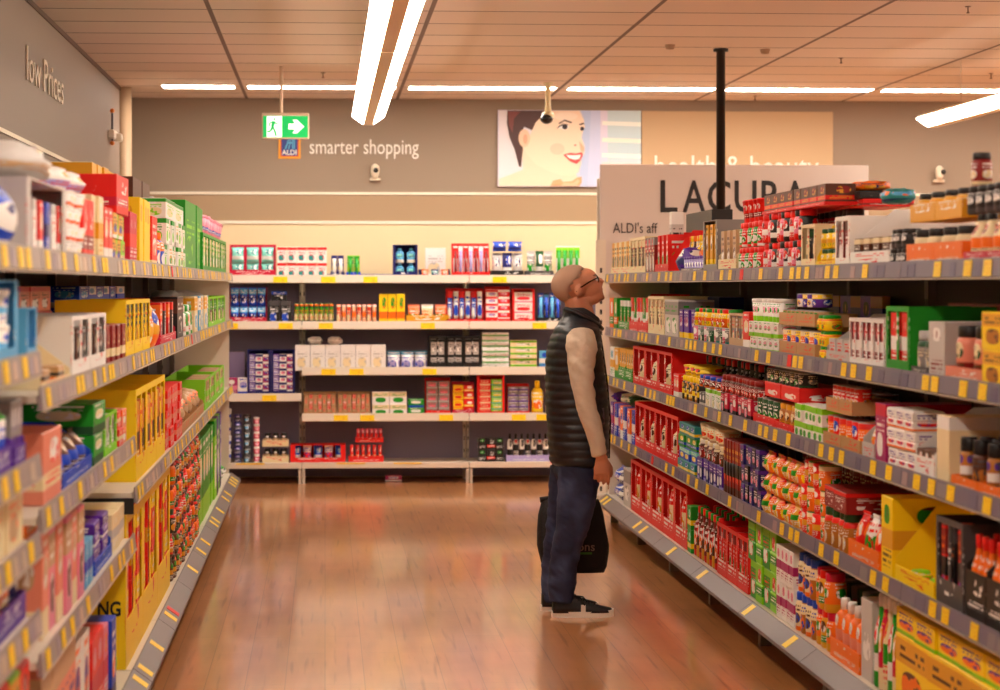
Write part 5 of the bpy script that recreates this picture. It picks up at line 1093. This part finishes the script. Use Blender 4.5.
Lc(z, 103, 110, 208, 'carton', .1, [('red', 'red/white/cream/white')], 'red and white carton with slanted top, '+S1, 'carton', d=.1)
zt = Lc(z, 111, 128, 215, 'carton', .13, [('gold', 'gold/white/blue/brown'), ('lime', 'lime/cream/gold/brown')], '{c} muesli bar carton under the crimson box, '+S1, 'carton', n=2, d=.12)
Lc(zt, 115, 130, 178, 'carton', .75, [('crimson', 'red/crimson/red/white')], 'large crimson outer box with white ring badge, '+S1, 'box', d=.2, name='large_carton')
Lc(z, 129, 137, 213, 'carton', .18, [('crimson', 'crimson/red/crimson/white')], 'crimson side board before the yellow case, '+S1, 'carton', d=.2)
Lc(z, 138, 150, 200, 'carton', .2, [('bright yellow', 'yellow/yellow/gold/yellow')], 'tall bright yellow case board, '+S1, 'carton', d=.12)
Lc(z, 133, 149, 181, 'carton', .4, [('brown', 'brown/tan/brown/brown')], 'tall brown carton behind the yellow board, '+S1, 'carton', d=.1, off=.26)
Lc(z, 151, 156, 217, 'carton', .2, [('red', 'red/cream/salmon/white')], 'red and cream slim carton after the yellow board, '+S1, 'carton', d=.14)
Lc(z, 152, 163, 199, 'carton', .7, [('pale grey', 'lgrey/lgrey/cream/lgrey')], 'tall pale grey board behind slim cartons, '+S1, 'display board', d=.05, off=.365, name='display_board')
Lc(z, 157, 165, 232, 'flask', .14, [('blue', 'blue/orange/white/white', 'orange'), ('salmon', 'salmon/cream/orange/white', 'white')], '{c} bottle with coloured cap, '+S1, 'bottle', d=.09)
zt = Lc(z, 165, 185, 222, 'carton', .2, [('green', 'white/green/lime/green'), ('white', 'white/lgrey/green/gold')], '{c} tea carton in two layers, '+S1, 'tea carton', n=2, d=.14)
Lc(zt, 165, 183, 203, 'carton', .5, [('green', 'white/green/cream/lime')], 'green and white carton above the tea, '+S1, 'carton', d=.14)
Lc(z, 186, 203, 205, 'carton', .8, [('green', 'green/green/green/lime')], 'tall solid green carton, '+S1, 'carton', d=.19, off=.05)
zt = Lc(z, 203, 226, 237, 'book', .2, [('lime', 'lime/green/cream/white'), ('cream', 'cream/green/white/lime')], '{c} packet in green slotted case, '+S1, 'packet', d=.14, case=('slot', 'green', .8, 4, .2, 'green slotted case at the far end, '+S1, .2))
Lc(zt+.002, 206, 224, 220, 'tub', .26, [('pink', 'pink/blue/pink/white', 'pink')], 'pink and blue round pack on the green cases, '+S1, 'tub', d=.25)
# second level, near bay
z = 1.42
Lc(z, -14, 18, 281, 'tub', .1, [('white', 'white/sky/blue/blue', 'white')], 'white bottle in the tall blue case at the near end, '+S2, 'bottle', d=.1, n=2, case=('frame', 'sky', .45, 3, .18, 'tall blue framed case, '+S2, .24))
Lc(z, 20, 37, 309, 'tub', .1, [('white', 'white/blue/sky/blue', 'sky')], 'white tub in the short blue case, '+S2, 'tub', d=.1, case=('frame', 'sky', .42, 3, .2, 'short blue framed case, '+S2, .2))
Lc(1.33, 20, 60, 285, 'carton', .3, [('pink', 'salmon/crimson/white/brown')], 'pink carton stacked behind the blue cases, '+S2, 'carton', n=3, d=.11, off=.3, H=.27)
z = 1.33; mz = 9.
Lc(z, 42, 71, 330, 'bar', .14, [('tan', 'kraft/orange/tan/tan')], 'small tan bar left inside the cream case, '+S2, 'bar', h=.05, d=.08, case=('cut', 'cream', .7, 2, .12, 'cream cut-front case nearly empty, '+S2, .28, 1, .3))
Lc(z, 72, 106, 314, 'book', .1, [('black', 'black/dgrey/brown/white'), ('brown', 'brown/tan/cream/white')], '{c} packet behind white slots, '+S2, 'packet', d=.14, case=('slot', 'white', .42, 3, .28, 'tall white slotted case, '+S2, .26, 1, .8))
zt = Lc(z, 108, 124, 325, 'book', .11, [('dark red', 'dred/cream/dred/cream')], 'dark red chocolate packet leaning in a row, '+S2, 'chocolate', d=.12, name='chocolate_bar')
Lc(z, 78, 123, 288, 'carton', .3, [('blue', 'blue/lgrey/sky/white'), ('white', 'white/blue/sky/blue')], '{c} milk powder carton stacked at the back, '+S2, 'carton', n=3, d=.12, off=.28, H=.27)
Lc(z, 126, 150, 299, 'book', .14, [('dark', 'dgrey/brown/gold/yellow')], 'dark packet behind yellow slots, '+S2, 'packet', d=.14, case=('slot', 'yellow', .42, 3, .28, 'bright yellow slotted case, '+S2, .26))
Lc(z, 151, 160, 300, 'pouch', .22, [('blue', 'orange/blue/gold/white'), ('gold', 'gold/orange/blue/white')], '{c} round-topped pouch after the yellow cases, '+S2, 'pouch', d=.12)
Lc(z, 161, 176, 298, 'book', .11, [('red', 'red/orange/dgrey/white'), ('grey', 'dgrey/red/lgrey/white')], '{c} biscuit packet in the crimson-footed case, '+S2, 'packet', d=.14, case=('cut', 'crimson', .75, 4, .22, 'crimson cut-front case of biscuit packets, '+S2, .24))
Lc(z, 177, 183, 297, 'carton', .3, [('black', 'black/brown/black/white')], 'tall black carton, '+S2, 'carton', d=.16)
Lc(z, 184, 194, 305, 'flask', .2, [('white', 'white/lgrey/green/red', 'white'), ('green', 'green/white/red/white', 'green')], '{c} bottle before the pale bags, '+S2, 'bottle', d=.1)
Lc(z, 184, 208, 290, 'bag', .6, [('pale', 'lgrey/cream/tan/lgrey')], 'pale crinkled bag heaped at the back, '+S2, 'bag', d=.26, off=.16)
Lc(z, 195, 208, 296, 'carton', .24, [('cream', 'cream/gold/sky/white'), ('sky', 'sky/white/cream/navy')], '{c} slim carton near the far end, '+S2, 'carton', d=.14)
Lc(z, 209, 225, 296, 'book', .25, [('brown', 'brown/green/cream/white')], 'brown packet in a lime slotted case, '+S2, 'packet', d=.14, case=('slot', 'lime', 1.1, 4, .2, 'lime slotted case at the far end, '+S2, .24))
# third level
z = 1.17
Lc(z, -14, 12, 400, 'pump', .09, [('white', 'white/green/blue/blue', 'white')], 'white bottle with green label at the near end, '+S3, 'bottle', d=.09, case=('tray', 'purple', .4, 4, .3, 'purple tray of white bottles, '+S3, .2), H=.20)
Lc(z, 14, 36, 410, 'carton', .16, [('grey', 'grey/purple/white/purple')], 'grey carton with violet print, '+S3, 'carton', d=.12, case=('cut', 'purple', .5, 3, .3, 'purple cut-front case of grey cartons, '+S3, .2), H=.16)
z = 1.03
Lc(z, 42, 60, 430, 'carton', .3, [('pink', 'salmon/cream/white/red'), ('cream', 'cream/salmon/cream/white')], '{c} flour carton before the blue box, '+S3, 'carton', d=.16)
Lc(z, 62, 92, 430, 'pouch', .12, [('brown', 'brown/blue/tan/white')], 'brown pouch in the bright blue case, '+S3, 'pouch', d=.1, case=('cut', 'blue', .75, 4, .3, 'bright blue cut-front case, '+S3, .22))
Lc(z, 93, 103, 402, 'carton', .26, [('green', 'green/dgreen/cream/white')], 'green malt drink carton stacked two high, '+S3, 'carton', n=2, d=.22)
Lc(z, 103.5, 105, 408, 'carton', .12, [('green', 'green/lime/red/white'), ('brown', 'brown/green/cream/white')], '{c} slim drink carton before the lime ones, '+S3, 'carton', d=.12)
Lc(z, 105, 117, 412, 'book', .1, [('white', 'lgrey/white/brown/green')], 'white packet in a lime slotted case, '+S3, 'packet', d=.14, case=('slot', 'lime', .5, 3, .2, 'lime slotted case beside the green cartons, '+S3, .24))
Lc(z, 118, 132, 408, 'carton', .16, [('red', 'red/cream/orange/white'), ('orange', 'salmon/orange/white/white')], '{c} biscuit carton at the step in the shelves, '+S3, 'carton', n=2, d=.12)
z = .84; mz = 9.
Lc(z, 136, 165, 382, 'book', .11, [('red', 'red/orange/brown/white'), ('gold', 'gold/brown/orange/white')], '{c} packet behind tall yellow slots, '+S3, 'packet', n=1, d=.14, case=('slot', 'yellow', .50, 4, .25, 'tall yellow slotted case, '+S3, .34, 1, .85))
Lc(z, 166, 181, 386, 'carton', .22, [('red', 'red/salmon/crimson/white')], 'red tea carton in three layers, '+S3, 'carton', n=3, d=.14)
Lc(z, 182, 204, 392, 'bag', .3, [('kraft', 'kraft/tan/orange/brown')], 'kraft paper bag in the wooden crate, '+S3, 'bag', d=.18, case=('cut', 'kraft', .8, 2, .3, 'wood-coloured crate of kraft bags, '+S3, .3))
Lc(z, 186, 205, 368, 'carton', .5, [('green', 'white/green/sky/green'), ('cream', 'cream/tan/green/white')], '{c} carton piled behind the crates, '+S3, 'carton', n=2, d=.12, off=.3, maxz=mz)
Lc(z, 205, 224, 372, 'book', .25, [('tan', 'tan/lime/brown/cream')], 'tan packet in a lime slotted case, '+S3, 'packet', d=.14, case=('slot', 'lime', 1.3, 4, .2, 'lime slotted case at the far end, '+S3, .26))
# fourth level (near and middle)
z = .98
Lc(z, -14, 24, 500, 'carton', .3, [('food', 'cream/salmon/tan/orange')], 'cream frozen-style carton with food picture, fourth side-wall level', 'carton', d=.12, H=.16)
Lc(z, 26, 38, 497, 'carton', .15, [('orange', 'orange/gold/white/white')], 'orange carton beside the food picture, fourth side-wall level', 'carton', d=.12, H=.17)
z = .675
Lc(z, 44, 82, 500, 'carton', .15, [('pink', 'salmon/cream/tan/white'), ('mauve', 'pink/tan/brown/white')], '{c} upright flour packet, fourth side-wall level', 'packet', d=.12, H=.27)
Lc(z, 84, 92, 540, 'carton', .1, [('sky', 'sky/blue/sky/white')], 'sky blue slim carton, fourth side-wall level', 'carton', d=.12)
Lc(z, 86, 95, 502, 'carton', .12, [('pink', 'pink/crimson/white/white')], 'pink slim carton, fourth side-wall level', 'carton', d=.1, off=.16)
Lc(z, 95, 112, 512, 'stackpack', .2, [('purple', 'purple/white/lilac/white')], 'purple and white chocolate multipack, fourth side-wall level', 'multipack', d=.14, n=2, case=('cut', 'blue', .5, 2, .25, 'blue cut-front case, fourth side-wall level', .24))
Lc(z, 113, 127, 508, 'carton', .2, [('cream', 'cream/lgrey/cream/white')], 'plain cream carton at the step, fourth side-wall level', 'carton', d=.2)
z = .79
Lc(z, -14, 34, 588, 'can', .1, [('navy', 'navy/lilac/white/white'), ('black', 'black/white/navy/white'), ('orange', 'orange/red/cream/white')], '{c} coffee tin in the violet tray, fifth side-wall level', 'tin', d=.1, H=.15, case=('tray', 'purple', .45, 4, .45, 'violet tray of coffee tins, fifth side-wall level', .22))
z = .45
Lc(z, -14, 36, 632, 'carton', .16, [('lime', 'lime/gold/white/dgreen'), ('red', 'red/white/dred/white')], '{c} noodle carton, sixth side-wall level', 'carton', d=.14, H=.24)
# lowest level
z = .19
Lc(z, 40, 75, 640, 'carton', .2, [('mauve', 'salmon/tan/lilac/purple')], 'pale carton with purple flower by the crimson ones, '+S5, 'carton', d=.15, H=.40)
Lc(z, 76, 90, 628, 'carton', .17, [('purple flower', 'white/cream/purple/orange')], 'white carton with {c}, '+S5, 'carton', d=.14, H=.35)
Lc(z, 91, 104, 600, 'carton', .2, [('crimson', 'red/crimson/pink/white')], 'crimson detergent carton, '+S5, 'carton', d=.2, H=.29)
Lc(z, 105, 114, 630, 'carton', .16, [('pink', 'pink/crimson/orange/white'), ('blue', 'blue/navy/orange/white')], '{c} detergent carton, '+S5, 'carton', d=.15, H=.27)
Lc(z, 115, 121, 650, 'pouch', .2, [('lime', 'lime/green/lime/white')], 'lime green bag peeping out, '+S5, 'bag', d=.12, H=.2)
Lc(z, 123, 170, 500, 'book', .13, [('red', 'red/yellow/orange/white'), ('pink', 'red/gold/pink/white')], '{c} packet in the very tall yellow case, '+S5, 'packet', n=2, d=.14, case=('slot', 'yellow', .95, 3, .30, 'very tall yellow slotted case, '+S5, .38), H=.57)
Lc(z, 171, 199, 478, 'jar', .12, [('red', 'red/brown/gold/white', 'red'), ('brown', 'brown/gold/green/white', 'black'), ('orange', 'orange/green/red/white', 'dred'), ('black', 'black/red/gold/white', 'dgreen')], '{c} instant coffee jar piled up, '+S5, 'jar', n=5, d=.1, order='rand', maxz=.80, H=.58)
Lc(z, 200, 214, 448, 'carton', .3, [('green', 'green/lime/cream/white')], 'tall green carton near the far end, '+S5, 'carton', d=.16, H=.50)
Lc(z, 214, 222, 440, 'carton', .3, [('lime', 'lime/green/white/white'), ('violet', 'purple/navy/lilac/white')], '{c} tall carton near the far end, '+S5, 'carton', d=.16, H=.52)
Lc(z, 223, 235, 470, 'pouch', .4, [('green', 'green/lime/white/dgreen')], 'low green pouch at the far corner, '+S5, 'pouch', d=.2, H=.1)

cs_ = [o for o in bpy.data.objects if o.get('label', '').startswith('very tall yellow slotted case')]
c0 = min(cs_, key=lambda o: o.location.y); bpy.context.view_layer.update()
yf = min((c0.matrix_world @ Vector(v)).y for v in c0.bound_box) - .002
t_ = text_mesh('NG', .075, M('black'), 'print_lettering', None, .0006, 'LEFT', (PX(97, yf), yf, PZ(616, 108, yf)), bold=.002)
t_.scale = ((PX(120, yf)-PX(97, yf))/t_.dimensions.x, 1, 1); t_.parent = c0; t_.matrix_parent_inverse = c0.matrix_world.inverted()
print('COUNTS', sum(COUNT.values()), len(bpy.data.objects), COUNT)
